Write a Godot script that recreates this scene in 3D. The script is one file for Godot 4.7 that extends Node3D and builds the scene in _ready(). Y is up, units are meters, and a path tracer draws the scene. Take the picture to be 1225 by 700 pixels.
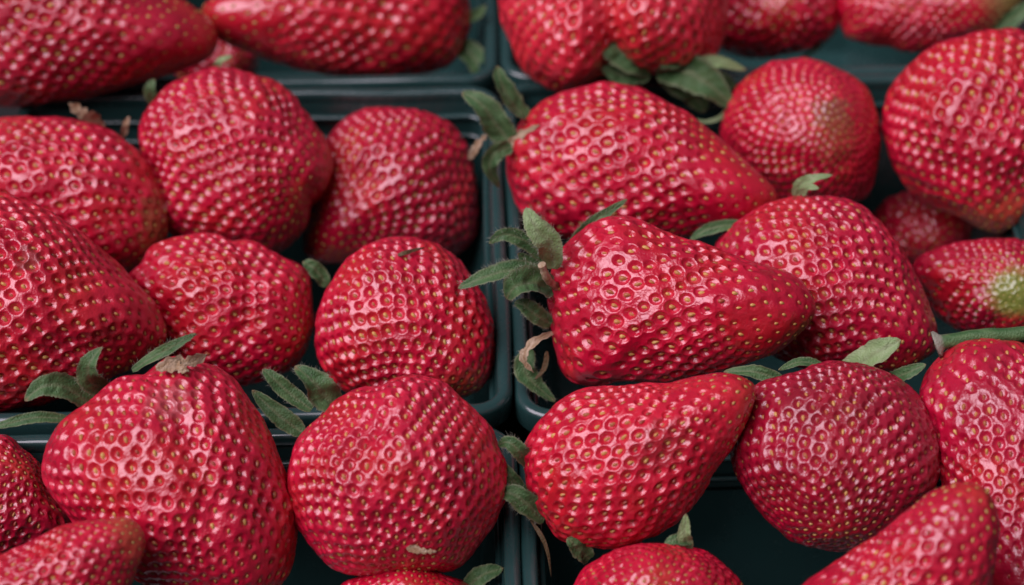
extends Node3D
# Ripe strawberries heaped in green plastic berry baskets, seen close from above at an angle.
# Metres, y up. The basket rims lie near y = 0.070; the table top is y = 0.

const RIM := 0.070
const GOLDEN := 2.399963229728653

var mats := {}
var noise := FastNoiseLite.new()
var fine := FastNoiseLite.new()
var templates := {}
var jobs: Array = []
var results: Array = []
var used_names := {}

func _ready() -> void:
	# ---- camera, sky, soft daylight, exposure
	var cam := Camera3D.new()
	cam.name = "camera"
	add_child(cam)
	cam.position = Vector3(0.0, 0.35925, 0.34472)
	cam.rotation_degrees = Vector3(-40.0, 0.0, 0.0)
	cam.near = 0.02
	cam.far = 20.0
	cam.current = true
	var lens := CameraAttributesPhysical.new()
	lens.frustum_focal_length = 88.76
	lens.frustum_focus_distance = 0.406
	lens.frustum_near = 0.02
	lens.frustum_far = 20.0
	lens.exposure_aperture = 15.5
	cam.attributes = lens

	var we := WorldEnvironment.new()
	we.name = "environment"
	var env := Environment.new()
	env.background_mode = Environment.BG_SKY
	var sm := ProceduralSkyMaterial.new()
	sm.sky_top_color = Color(0.80, 0.80, 0.86)
	sm.sky_horizon_color = Color(0.48, 0.48, 0.52)
	sm.sky_curve = 0.35
	sm.ground_horizon_color = Color(0.28, 0.28, 0.29)
	sm.ground_bottom_color = Color(0.12, 0.12, 0.12)
	sm.sun_angle_max = 1.0
	var sky := Sky.new()
	sky.sky_material = sm
	env.sky = sky
	env.background_energy_multiplier = 0.075
	env.tonemap_mode = Environment.TONE_MAPPER_LINEAR
	env.tonemap_exposure = 2.0
	env.sdfgi_enabled = true
	env.ssao_enabled = true
	env.ssil_enabled = true
	we.environment = env
	add_child(we)

	var sun := DirectionalLight3D.new()
	sun.name = "soft_daylight"
	add_child(sun)
	sun.look_at_from_position(Vector3(-0.46, 0.82, 0.27), Vector3.ZERO, Vector3.UP)
	sun.light_energy = 0.5
	sun.light_color = Color(1.0, 0.94, 1.0)
	sun.light_angular_distance = 52.0
	sun.shadow_enabled = true

	noise.seed = 7
	noise.noise_type = FastNoiseLite.TYPE_SIMPLEX_SMOOTH
	noise.frequency = 1.0
	noise.fractal_type = FastNoiseLite.FRACTAL_NONE
	fine.seed = 23
	fine.noise_type = FastNoiseLite.TYPE_SIMPLEX_SMOOTH
	fine.frequency = 1.0
	fine.fractal_octaves = 3
	make_materials()

	# ---- the setting
	build_table()
	# ---- the baskets
	var grid := Basis(Vector3.UP, deg_to_rad(1.7))
	for d in BASKETS:
		build_basket(d, grid)
	# ---- the strawberries
	for d in BERRIES:
		jobs.append(d)
		results.append(null)
		if not templates.has(d.n):
			templates[d.n] = ball_template(d.n)
	var task := WorkerThreadPool.add_group_task(shape_berry, jobs.size(), 4, true)
	WorkerThreadPool.wait_for_group_task_completion(task)
	for i in jobs.size():
		add_berry(jobs[i], results[i])

# ------------------------------------------------------------------ helpers
func numbered(called: String) -> String:
	var k: int = used_names.get(called, 0)
	used_names[called] = k + 1
	return called if k == 0 else "%s_%03d" % [called, k]

func obj(called: String, mesh: Mesh, mat: Material, parent: Node) -> MeshInstance3D:
	var o := MeshInstance3D.new()
	o.name = called
	o.mesh = mesh
	o.material_override = mat
	o.cast_shadow = GeometryInstance3D.SHADOW_CASTING_SETTING_ON
	parent.add_child(o, true)
	return o

func grid_mesh(pts: PackedVector3Array, cols: int, rows: int, closed: bool, colors := PackedColorArray()) -> Array:
	# rows of cols points; returns [verts, normals, indices]
	var idx := PackedInt32Array()
	var cmax := cols if closed else cols - 1
	for r in rows - 1:
		for c in cmax:
			var a := r * cols + c
			var b := r * cols + (c + 1) % cols
			var e := a + cols
			var f := b + cols
			idx.append_array([a, e, b, b, e, f])
	return [pts, idx]

func normals_of(v: PackedVector3Array, idx: PackedInt32Array) -> PackedVector3Array:
	var n := PackedVector3Array()
	n.resize(v.size())
	for i in range(0, idx.size(), 3):
		var a := idx[i]
		var b := idx[i + 1]
		var c := idx[i + 2]
		var va := v[a]
		var fn := (v[c] - va).cross(v[b] - va)
		n[a] += fn
		n[b] += fn
		n[c] += fn
	for i in n.size():
		n[i] = n[i].normalized()
	return n

func to_mesh(v: PackedVector3Array, idx: PackedInt32Array, col := PackedColorArray(), nrm := PackedVector3Array()) -> ArrayMesh:
	var a := []
	a.resize(Mesh.ARRAY_MAX)
	a[Mesh.ARRAY_VERTEX] = v
	a[Mesh.ARRAY_NORMAL] = nrm if nrm.size() == v.size() else normals_of(v, idx)
	if col.size() == v.size():
		a[Mesh.ARRAY_COLOR] = col
	a[Mesh.ARRAY_INDEX] = idx
	var m := ArrayMesh.new()
	m.add_surface_from_arrays(Mesh.PRIMITIVE_TRIANGLES, a)
	return m

func bevel_box(lo: Vector3, hi: Vector3, bev: float) -> ArrayMesh:
	# a box with chamfered edges
	var c := (lo + hi) * 0.5
	var h := (hi - lo) * 0.5
	var st := SurfaceTool.new()
	st.begin(Mesh.PRIMITIVE_TRIANGLES)
	st.set_smooth_group(-1)
	var pts: Array[Vector3] = []
	for sx in [-1.0, 1.0]:
		for sy in [-1.0, 1.0]:
			for sz in [-1.0, 1.0]:
				for k in 3:
					var p := Vector3(sx * h.x, sy * h.y, sz * h.z)
					for j in 3:
						if j != k:
							p[j] -= signf(p[j]) * bev
					pts.append(c + p)
	# convex hull by faces: the six sides, twelve chamfers, eight corners
	var faces: Array = []
	for k in 3:
		for s in [0, 1]:
			var q: Array = []
			for i in 24:
				var corner := i / 3
				var bit: int = (corner >> (2 - k)) & 1
				if i % 3 == k and bit == s:
					q.append(i)
			faces.append(q)
	for corner in 8:
		faces.append([corner * 3, corner * 3 + 1, corner * 3 + 2])
	for k in 3:
		for other in 4:
			var u := (k + 1) % 3
			var w := (k + 2) % 3
			var q2: Array = []
			for s in 2:
				var code := 0
				code |= s << (2 - k)
				code |= (other & 1) << (2 - u)
				code |= (other >> 1) << (2 - w)
				q2.append(code * 3 + u)
				q2.append(code * 3 + w)
			faces.append(q2)
	for q in faces:
		var m := Vector3.ZERO
		for i in q:
			m += pts[i]
		m /= q.size()
		var nrm := (m - c).normalized()
		if q.size() == 4:
			nrm = (pts[q[1]] - pts[q[0]]).cross(pts[q[2]] - pts[q[0]]).normalized()
			if nrm.dot(m - c) < 0.0:
				nrm = -nrm
		var t1: Vector3 = (pts[q[0]] - m).normalized()
		var t2 := nrm.cross(t1)
		var ang := func(i: int) -> float: return atan2((pts[i] - m).dot(t2), (pts[i] - m).dot(t1))
		q.sort_custom(func(a, b): return ang.call(a) > ang.call(b))
		for i in range(1, q.size() - 1):
			for vtx in [q[0], q[i], q[i + 1]]:
				st.add_vertex(pts[vtx])
	st.generate_normals()
	return st.commit()

# ------------------------------------------------------------------ materials
func make_materials() -> void:
	var pore := NoiseTexture2D.new()
	pore.width = 512
	pore.height = 512
	pore.seamless = true
	var pn := FastNoiseLite.new()
	pn.seed = 5
	pn.frequency = 0.03
	pn.fractal_octaves = 4
	pore.noise = pn
	pore.normalize = true

	var f := StandardMaterial3D.new()
	f.vertex_color_use_as_albedo = true
	f.roughness = 0.30
	f.metallic_specular = 0.85
	f.subsurf_scatter_enabled = true
	f.subsurf_scatter_strength = 0.05
	f.clearcoat_enabled = true
	f.clearcoat = 0.55
	f.clearcoat_roughness = 0.24
	f.heightmap_enabled = true
	f.heightmap_texture = pore
	f.heightmap_scale = 0.010
	f.uv1_triplanar = true
	f.uv1_scale = Vector3(90, 90, 90)
	mats.flesh = f

	var s := StandardMaterial3D.new()
	s.vertex_color_use_as_albedo = true
	s.roughness = 0.38
	s.metallic_specular = 0.5
	mats.seed = s

	var l := StandardMaterial3D.new()
	l.vertex_color_use_as_albedo = true
	l.roughness = 0.5
	l.metallic_specular = 0.4
	l.backlight = Color(0.28, 0.40, 0.10)
	l.heightmap_enabled = true
	l.heightmap_texture = pore
	l.heightmap_scale = 0.02
	l.uv1_triplanar = true
	l.uv1_scale = Vector3(110, 110, 110)
	l.rim_enabled = true
	l.rim = 0.08
	l.rim_tint = 0.3
	mats.leaf = l

	var scuff := NoiseTexture2D.new()
	scuff.width = 512
	scuff.height = 512
	scuff.seamless = true
	var sn := FastNoiseLite.new()
	sn.seed = 11
	sn.frequency = 0.012
	sn.fractal_octaves = 5
	scuff.noise = sn
	var ramp := Gradient.new()
	ramp.colors = PackedColorArray([Color(0.12, 0.12, 0.12), Color(0.34, 0.34, 0.34)])
	scuff.color_ramp = ramp
	var p := StandardMaterial3D.new()
	p.albedo_color = Color(0.155, 0.285, 0.275)
	p.roughness = 1.0
	p.roughness_texture = scuff
	p.metallic_specular = 0.8
	p.uv1_triplanar = true
	p.uv1_scale = Vector3(14, 14, 14)
	p.backlight = Color(0.06, 0.10, 0.09)
	mats.plastic = p

	var t := StandardMaterial3D.new()
	t.albedo_color = Color(0.11, 0.11, 0.11)
	t.roughness = 0.7
	t.heightmap_enabled = true
	t.heightmap_texture = scuff
	t.heightmap_scale = 0.05
	t.uv1_triplanar = true
	t.uv1_scale = Vector3(8, 8, 8)
	mats.table = t

# ------------------------------------------------------------------ table and baskets
func build_table() -> void:
	var m := bevel_box(Vector3(-0.6, -0.03, -0.6), Vector3(0.6, 0.0, 0.5), 0.003)
	var o := obj("table", m, mats.table, self)
	o.set_meta("kind", "structure")
	o.set_meta("label", "dark table top under the berry baskets")
	o.set_meta("category", "table")

func square_path(half: float, r: float, seg: int) -> PackedVector3Array:
	# a rounded square in the xz plane, with the outward direction found from it later
	var out := PackedVector3Array()
	for k in 4:
		var a0 := k * PI / 2
		var cx := (half - r) * (1.0 if k == 0 or k == 3 else -1.0)
		var cz := (half - r) * (1.0 if k < 2 else -1.0)
		for i in seg + 1:
			var a := a0 + PI / 2 * i / seg
			out.append(Vector3(cx + r * cos(a), 0, cz + r * sin(a)))
	return out

func sweep(path: PackedVector3Array, prof: PackedVector2Array, wob: float = 0.0) -> ArrayMesh:
	# prof: x outward, y up; closed path and closed profile
	var m := path.size()
	var pc := prof.size()
	var v := PackedVector3Array()
	for i in m:
		var t := (path[(i + 1) % m] - path[(i + m - 1) % m]).normalized()
		var outw := Vector3(t.z, 0, -t.x)
		var j := wob * noise.get_noise_3d(path[i].x * 25, 3.0, path[i].z * 25)
		for q in pc:
			v.append(path[i] + outw * (prof[q].x + j) + Vector3(0, prof[q].y + j, 0))
	var idx := PackedInt32Array()
	for i in m:
		for q in pc:
			var a := i * pc + q
			var b := i * pc + (q + 1) % pc
			var e := ((i + 1) % m) * pc + q
			var f := ((i + 1) % m) * pc + (q + 1) % pc
			idx.append_array([a, b, e, b, f, e])
	return to_mesh(v, idx)

func dense_path(half: float, r: float, step: float) -> PackedVector3Array:
	var p := square_path(half, r, 8)
	var out := PackedVector3Array()
	for i in p.size():
		var a := p[i]
		var b := p[(i + 1) % p.size()]
		var n := maxi(1, int(a.distance_to(b) / step))
		for k in n:
			out.append(a.lerp(b, float(k) / n))
	return out

func build_basket(d: Dictionary, grid: Basis) -> void:
	var o := Node3D.new()
	o.name = numbered("berry_basket")
	add_child(o)
	var c: Vector3 = grid * Vector3(d.x, 0, d.z)
	o.transform = Transform3D(grid, Vector3(c.x, 0.001, c.z))
	o.set_meta("label", d.label)
	o.set_meta("category", "basket")
	o.set_meta("group", "green plastic berry baskets set side by side")
	var top: float = RIM + d.dy - 0.001
	var half: float = d.half
	# rolled lip: a flat top turned down on the outside
	var prof := PackedVector2Array([
		Vector2(-0.0009, -0.0030), Vector2(-0.0009, -0.0009), Vector2(-0.0006, -0.0003), Vector2(0.0, 0.0),
		Vector2(0.0010, 0.0), Vector2(0.0018, -0.0003), Vector2(0.0022, -0.0011), Vector2(0.0022, -0.0052),
		Vector2(0.0014, -0.0052), Vector2(0.0013, -0.0014), Vector2(0.0006, -0.0010), Vector2(0.0, -0.0014), Vector2(-0.0002, -0.0030)])
	var path := dense_path(half - 0.0023, 0.0055, 0.006)
	var lifted := PackedVector3Array()
	for p in path:
		lifted.append(p + Vector3(0, top, 0))
	obj("rim", sweep(lifted, prof, 0.0004), mats.plastic, o)
	# upper band of the wall under the lip
	var band := PackedVector2Array([Vector2(-0.0006, -0.0155), Vector2(-0.0001, -0.0028), Vector2(-0.0012, -0.0028), Vector2(-0.0017, -0.0155)])
	obj("wall_band", sweep(lifted, band, 0.0004), mats.plastic, o)
	# ribs run round the band
	for k in 2:
		var y := -0.0065 - 0.0055 * k
		var rib := PackedVector2Array([Vector2(-0.0014, y - 0.0007), Vector2(-0.0013, y + 0.0007), Vector2(-0.0024, y + 0.0004), Vector2(-0.0024, y - 0.0004)])
		obj("rib", sweep(lifted, rib, 0.0004), mats.plastic, o)
	# four walls down to the floor, leaning in
	var low := half - 0.012
	var wall_top := top - 0.0150
	var wall_low := 0.004
	for side in 4:
		var turn := Basis(Vector3.UP, side * PI / 2)
		var v := PackedVector3Array()
		for q in [[low - 0.0012, wall_low, low], [half - 0.0045, wall_top, half - 0.0033]]:
			v.append_array([turn * Vector3(-q[0], q[1], q[2]), turn * Vector3(q[0], q[1], q[2]), turn * Vector3(q[0], q[1], q[2] - 0.0012), turn * Vector3(-q[0], q[1], q[2] - 0.0012)])
		var idx := PackedInt32Array()
		for q in 4:
			var q1 := (q + 1) % 4
			idx.append_array([q, q + 4, q1, q1, q + 4, q1 + 4])
		idx.append_array([0, 1, 2, 0, 2, 3, 4, 6, 5, 4, 7, 6])
		var vv := PackedVector3Array()
		var ii := PackedInt32Array()
		for t in idx:
			ii.append(vv.size())
			vv.append(v[t])
		obj("wall", to_mesh(vv, ii), mats.plastic, o)
	obj("floor", bevel_box(Vector3(-low - 0.001, 0.0, -low - 0.001), Vector3(low + 0.001, 0.0042, low + 0.001), 0.0008), mats.plastic, o)

# ------------------------------------------------------------------ strawberries
func ball_template(n: int) -> Array:
	# points of a rounded cube grid and its triangles, shared along the edges
	var dirs := PackedVector3Array()
	var idx := PackedInt32Array()
	var seen := {}
	for face in 6:
		var ax := face / 2
		var u := (ax + 1) % 3
		var w := (ax + 2) % 3
		var s := 0 if face % 2 == 0 else n
		var ids := PackedInt32Array()
		for i in n + 1:
			for j in n + 1:
				var q := Vector3i.ZERO
				q[ax] = s
				q[u] = i
				q[w] = j
				if not seen.has(q):
					seen[q] = dirs.size()
					var p := Vector3.ZERO
					for k in 3:
						p[k] = tan((2.0 * q[k] / n - 1.0) * PI / 4)
					var dir := p.normalized()
					dirs.append((dir + Vector3(0, 0, 0.33)).normalized())
				ids.append(seen[q])
		for i in n:
			for j in n:
				var a := ids[i * (n + 1) + j]
				var b := ids[(i + 1) * (n + 1) + j]
				var c := ids[(i + 1) * (n + 1) + j + 1]
				var e := ids[i * (n + 1) + j + 1]
				if s == 0:
					idx.append_array([a, b, c, a, c, e])
				else:
					idx.append_array([a, c, b, a, e, c])
	return [dirs, idx]

func seed_cells(sdir: PackedVector3Array, G: int) -> Array:
	var cells: Array = []
	cells.resize(G * G * G)
	for k in sdir.size():
		var q := (sdir[k] + Vector3.ONE) * 0.5 * (G - 1)
		for x in range(maxi(0, int(q.x + 0.5) - 1), mini(G - 1, int(q.x + 0.5) + 1) + 1):
			for y in range(maxi(0, int(q.y + 0.5) - 1), mini(G - 1, int(q.y + 0.5) + 1) + 1):
				for z in range(maxi(0, int(q.z + 0.5) - 1), mini(G - 1, int(q.z + 0.5) + 1) + 1):
					var c := (x * G + y) * G + z
					if cells[c] == null:
						cells[c] = PackedInt32Array()
					cells[c].append(k)
	return cells

func shape_berry(i: int) -> void:
	var d: Dictionary = jobs[i]
	var rng := RandomNumberGenerator.new()
	rng.seed = 1000 + i * 17
	var off := Vector3(i * 7.31, i * 3.17, i * 5.23)
	var out_r: Array = d.r
	var na := out_r.size()
	var axis: Vector3 = d.tip
	axis = axis.normalized()
	var lt: float = d.lt * 0.001
	var lb: float = d.lb * 0.001
	var w: float = d.w * 0.001
	# profile along the axis as a table over cos(angle from the tip)
	var PN := 256
	var prof := PackedFloat32Array()
	for k in PN + 1:
		var ca := 2.0 * k / PN - 1.0
		var sa := sqrt(maxf(0.0, 1.0 - ca * ca))
		if ca > 0.0:
			prof.append(1.0 / pow(pow(ca / lt, 1.8) + pow(sa / w, 1.8), 1.0 / 1.8))
		else:
			prof.append(1.0 / pow(pow(-ca / lb, 2.3) + pow(sa / w, 2.3), 1.0 / 2.3))
	# how far the cross-section of this fruit strays from round
	var CN := 144
	var corr := PackedFloat32Array()
	for k in CN + 1:
		var th := TAU * k / CN
		var x := th / TAU * na
		var k0 := int(floor(x))
		var fr := x - k0
		var p0: float = out_r[(k0 + na - 1) % na]
		var p1: float = out_r[k0 % na]
		var p2: float = out_r[(k0 + 1) % na]
		var p3: float = out_r[(k0 + 2) % na]
		var rr := 0.5 * (2.0 * p1 + (p2 - p0) * fr + (2.0 * p0 - 5.0 * p1 + 4.0 * p2 - p3) * fr * fr + (3.0 * p1 - p0 - 3.0 * p2 + p3) * fr * fr * fr)
		var ca := axis.x * cos(th) + axis.y * sin(th)
		var pi_ := (ca + 1.0) * 0.5 * PN
		var pk := mini(int(pi_), PN - 1)
		corr.append(rr * 0.001 / lerpf(prof[pk], prof[pk + 1], pi_ - pk))
	var creases: Array = d.get("creases", [])
	var radius := func(dir: Vector3) -> float:
		var pi2 := (dir.dot(axis) + 1.0) * 0.5 * PN
		var pk2 := clampi(int(pi2), 0, PN - 1)
		var r0 := lerpf(prof[pk2], prof[pk2 + 1], pi2 - pk2)
		var s2 := dir.x * dir.x + dir.y * dir.y
		var th2 := fposmod(atan2(dir.y, dir.x), TAU) / TAU * CN
		var ck := mini(int(th2), CN - 1)
		var c := lerpf(corr[ck], corr[ck + 1], th2 - ck)
		r0 *= 1.0 + (c - 1.0) * s2
		r0 *= 1.0 + 0.06 * noise.get_noise_3dv(dir * 1.3 + off) * (1.0 - 0.6 * s2) + 0.018 * noise.get_noise_3dv(dir * 3.1 + off)
		for cr in creases:
			var dd: float = dir.dot(cr[0])
			var along: float = dir.dot(cr[1])
			r0 *= 1.0 - cr[2] * exp(-dd * dd / (cr[3] * cr[3])) * smoothstep(-0.2, 0.5, along)
		return r0
	# seeds: a spiral round the axis, spaced by area, closer together at the tip
	var AN := 200
	var cum := PackedFloat32Array([0.0])
	var area := 0.0
	for k in AN:
		var al := PI * (k + 0.5) / AN
		var ca := cos(al)
		var pk := clampi(int((ca + 1.0) * 0.5 * PN), 0, PN - 1)
		var rr := prof[pk]
		var rp := (prof[clampi(int((cos(al + 0.02) + 1.0) * 0.5 * PN), 0, PN)] - prof[clampi(int((cos(al - 0.02) + 1.0) * 0.5 * PN), 0, PN)]) / 0.04
		var da := TAU * rr * sin(al) * sqrt(rr * rr + rp * rp) * PI / AN
		area += da
		cum.append(cum[k] + da * (1.0 + d.tipdense * exp(-al * al / 0.35)))
	var sp: float = d.sp * 0.001
	var count := int(area / (sp * sp * 0.866))
	var t1 := axis.cross(Vector3(0.31, 0.93, 0.17)).normalized()
	var t2 := axis.cross(t1)
	var sdir := PackedVector3Array()
	var spos := PackedVector3Array()
	var smer := PackedVector3Array()
	var sacr := PackedVector3Array()
	var srad := PackedFloat32Array()
	var sdep := PackedFloat32Array()
	var ak := 0
	for k in count:
		var want := (k + 0.5) / count * cum[AN]
		while ak < AN - 1 and cum[ak + 1] < want:
			ak += 1
		var al := PI * (ak + (want - cum[ak]) / maxf(1e-12, cum[ak + 1] - cum[ak])) / AN
		if al > 2.95:
			continue
		var ph := k * GOLDEN
		var jit := sp / w * 0.15
		al += rng.randf_range(-jit, jit)
		ph += rng.randf_range(-jit, jit) / maxf(0.1, sin(al)) + 0.10 * noise.get_noise_3d(cos(ph) + off.x, sin(ph), al * 1.5)
		sdir.append(axis * cos(al) + (t1 * cos(ph) + t2 * sin(ph)) * sin(al))
	# neighbouring seeds push one another to an even distance
	var loc := PackedFloat32Array()
	for k in sdir.size():
		spos.append(sdir[k] * radius.call(sdir[k]))
		var al0 := acos(clampf(sdir[k].dot(axis), -1.0, 1.0))
		loc.append(sp / sqrt(1.0 + d.tipdense * exp(-al0 * al0 / 0.35)))
	var G := 14
	var near_d := PackedFloat32Array()
	for pass_ in 4:
		var bins := seed_cells(sdir, G)
		var moved := PackedVector3Array()
		near_d.resize(sdir.size())
		for k in sdir.size():
			var q := (sdir[k] + Vector3.ONE) * 0.5 * (G - 1)
			var push := Vector3.ZERO
			var nearest := 1.0
			var reach_d := loc[k] * 1.15
			for j in bins[(int(q.x + 0.5) * G + int(q.y + 0.5)) * G + int(q.z + 0.5)]:
				if j == k:
					continue
				var dv := spos[k] - spos[j]
				var ds := dv.length()
				nearest = minf(nearest, ds)
				if ds < reach_d and ds > 1e-7:
					push += dv / ds * (reach_d - ds)
			near_d[k] = nearest
			moved.append(spos[k] + push * (0.26 if pass_ < 2 else 0.0))
		for k in sdir.size():
			sdir[k] = moved[k].normalized()
			spos[k] = sdir[k] * radius.call(sdir[k])
	for k in sdir.size():
		var dir := sdir[k]
		var p := spos[k]
		var al := acos(clampf(dir.dot(axis), -1.0, 1.0))
		var ph := atan2(dir.dot(t2), dir.dot(t1))
		# local frame from nearby points of the surface
		var ea := axis * cos(al - 0.04) + (t1 * cos(ph) + t2 * sin(ph)) * sin(al - 0.04)
		var eb := axis * cos(al) + (t1 * cos(ph + 0.04 / maxf(0.1, sin(al))) + t2 * sin(ph + 0.04 / maxf(0.1, sin(al)))) * sin(al)
		var mer: Vector3 = (ea * radius.call(ea) - p).normalized()
		var acr: Vector3 = eb.normalized() * radius.call(eb.normalized()) - p
		acr = (acr - mer * acr.dot(mer)).normalized()
		smer.append(mer)
		sacr.append(acr)
		var tipk := exp(-al * al / 0.35)
		var local := loc[k]
		var big := 0.98 + 0.30 * noise.get_noise_3dv(dir * 2.2 - off) + rng.randf_range(-0.16, 0.14)
		srad.append(minf(local * 0.435 * big, near_d[k] * 0.455))
		sdep.append(local * d.dimple * (0.95 + 0.45 * noise.get_noise_3dv(dir * 1.4 + off * 1.3) + rng.randf_range(-0.16, 0.16)) * (1.0 - 0.5 * tipk))
	# neighbour lists: a cube grid of directions
	var cells := seed_cells(sdir, G)
	var tpl: Array = templates[d.n]
	var dirs: PackedVector3Array = tpl[0]
	var idx: PackedInt32Array = tpl[1]
	var v := PackedVector3Array()
	v.resize(dirs.size())
	var col := PackedColorArray()
	col.resize(dirs.size())
	var base: Color = d.color
	var alt: Color = d.alt
	var tipc: Color = d.tipcolor
	var tipr: float = d.tipr
	var patches: Array = d.get("patches", [])
	for k in dirs.size():
		var dir := dirs[k]
		var r: float = radius.call(dir)
		var p := dir * r
		var h := 0.0
		var q := (dir + Vector3.ONE) * 0.5 * (G - 1)
		var list = cells[(int(q.x + 0.5) * G + int(q.y + 0.5)) * G + int(q.z + 0.5)]
		if list != null:
			var best := 9.0
			var bd := 0.0
			for sidx in list:
				var dv := p - spos[sidx]
				var rad := srad[sidx]
				if dv.length_squared() > rad * rad * 5.0:
					continue
				var al := dv.dot(smer[sidx]) / (rad * 1.16)
				var ac := dv.dot(sacr[sidx]) / (rad * 0.97)
				var q2 := al * al + ac * ac
				if q2 < best:
					best = q2
					bd = sdep[sidx]
			if best < 1.0:
				h = -bd * pow(1.0 - best * best, 1.3)
			var ql := sqrt(best) - 1.12
			h += bd * 0.05 * exp(-ql * ql / 0.09)
		h += 0.00010 * fine.get_noise_3dv(dir * 9.0 + off)
		v[k] = dir * (r + h)
		# colour of the skin: ripe red with paler and deeper patches of its own
		var m := clampf(0.5 + 0.9 * noise.get_noise_3dv(dir * 1.7 - off) + 0.5 * fine.get_noise_3dv(dir * 6.0 + off), 0.0, 1.0)
		var c := base.lerp(alt, m)
		var warm := smoothstep(0.05, 0.55, noise.get_noise_3dv(dir * 1.1 + off * 0.7) + 0.25 * fine.get_noise_3dv(dir * 4.0 - off))
		c = c.lerp(Color(0.60, 0.016, 0.018), 0.55 * warm * d.warm)
		var ta := acos(clampf(dir.dot(axis), -1.0, 1.0)) + 0.10 * fine.get_noise_3dv(dir * 5.0 - off)
		if ta < tipr:
			c = c.lerp(tipc, smoothstep(tipr, tipr * 0.35, ta))
		for pt in patches:
			var pd: float = dir.distance_to(pt[0]) + 0.7 * pt[1] * fine.get_noise_3dv(dir * 8.0 + off)
			if pd < pt[1]:
				c = c.lerp(pt[2], pt[3] * smoothstep(pt[1], pt[1] * 0.55, pd))
		col[k] = c
	var nrm := normals_of(v, idx)
	# the seeds themselves
	var sv := PackedVector3Array()
	var si := PackedInt32Array()
	var sc := PackedColorArray()
	var SEG := 7
	for k in spos.size():
		if sdir[k].z < -0.55:
			continue
		var nn := smer[k].cross(sacr[k]).normalized()
		if nn.dot(sdir[k]) < 0.0:
			nn = -nn
		var rad := srad[k]
		var ln := rad * rng.randf_range(0.42, 0.54)
		var wd := rad * rng.randf_range(0.27, 0.35)
		var ht := rad * 0.27
		var tilt := rng.randf_range(-0.35, 0.35)
		var me := smer[k] * cos(tilt) + sacr[k] * sin(tilt)
		var ac := nn.cross(me)
		var o := spos[k] + nn * (-sdep[k] + ht * rng.randf_range(0.25, 0.7))
		var tone := rng.randf()
		var sc0: Color = d.seed_a
		var sc1: Color = d.seed_b
		var cc := sc0.lerp(sc1, clampf(tone * 1.1 + 0.5 * noise.get_noise_3dv(sdir[k] * 1.5 + off), 0.0, 1.0))
		var ta := acos(clampf(sdir[k].dot(axis), -1.0, 1.0))
		if ta < tipr * 1.5:
			cc = cc.lerp(d.seed_tip, 0.75)
		var b0 := sv.size()
		sv.append(o + nn * ht)
		sc.append(cc)
		for ring in 2:
			var rs := 0.62 if ring == 0 else 1.0
			var hz := 0.72 if ring == 0 else 0.0
			for s in SEG:
				var a := TAU * s / SEG
				var point := 1.0 + 0.25 * maxf(0.0, cos(a)) * rs
				sv.append(o + me * (cos(a) * ln * rs * point) + ac * (sin(a) * wd * rs * (1.0 - 0.18 * cos(a))) + nn * (ht * hz))
				sc.append(cc * (0.92 if ring == 0 else 1.0))
		for s in SEG:
			var s1 := (s + 1) % SEG
			si.append_array([b0, b0 + 1 + s1, b0 + 1 + s])
			si.append_array([b0 + 1 + s, b0 + 1 + s1, b0 + 1 + SEG + s, b0 + 1 + s1, b0 + 1 + SEG + s1, b0 + 1 + SEG + s])
	results[i] = [v, idx, col, nrm, sv, si, sc]

func add_berry(d: Dictionary, res: Array) -> void:
	var o := Node3D.new()
	o.name = numbered("strawberry")
	add_child(o)
	o.transform = Transform3D(Basis(d.bx, d.by, d.bz), d.pos)
	o.set_meta("label", d.label)
	o.set_meta("category", "strawberry")
	o.set_meta("group", "ripe strawberries heaped in the baskets")
	obj("flesh", to_mesh(res[0], res[1], res[2], res[3]), mats.flesh, o)
	var s := obj("seeds", to_mesh(res[4], res[5], res[6]), mats.seed, o)
	s.set_meta("kind", "stuff")
	for l in d.get("leaves", []):
		add_leaf(l, o)

const LEAF_TONES := {
	"green": [Color(0.048, 0.125, 0.040), Color(0.110, 0.205, 0.078)],
	"pale": [Color(0.22, 0.35, 0.13), Color(0.33, 0.44, 0.22)],
	"dry": [Color(0.32, 0.20, 0.10), Color(0.56, 0.45, 0.31)],
	"twig": [Color(0.16, 0.085, 0.04), Color(0.10, 0.09, 0.04)],
}

func spline(p: Array, t: float) -> Vector3:
	var n := p.size() - 1
	var x := clampf(t, 0.0, 1.0) * n
	var k := mini(int(x), n - 1)
	var a: Vector3 = p[maxi(k - 1, 0)]
	var b: Vector3 = p[k]
	var c: Vector3 = p[k + 1]
	var e: Vector3 = p[mini(k + 2, n)]
	return b.cubic_interpolate(c, a, e, x - k)

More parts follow.
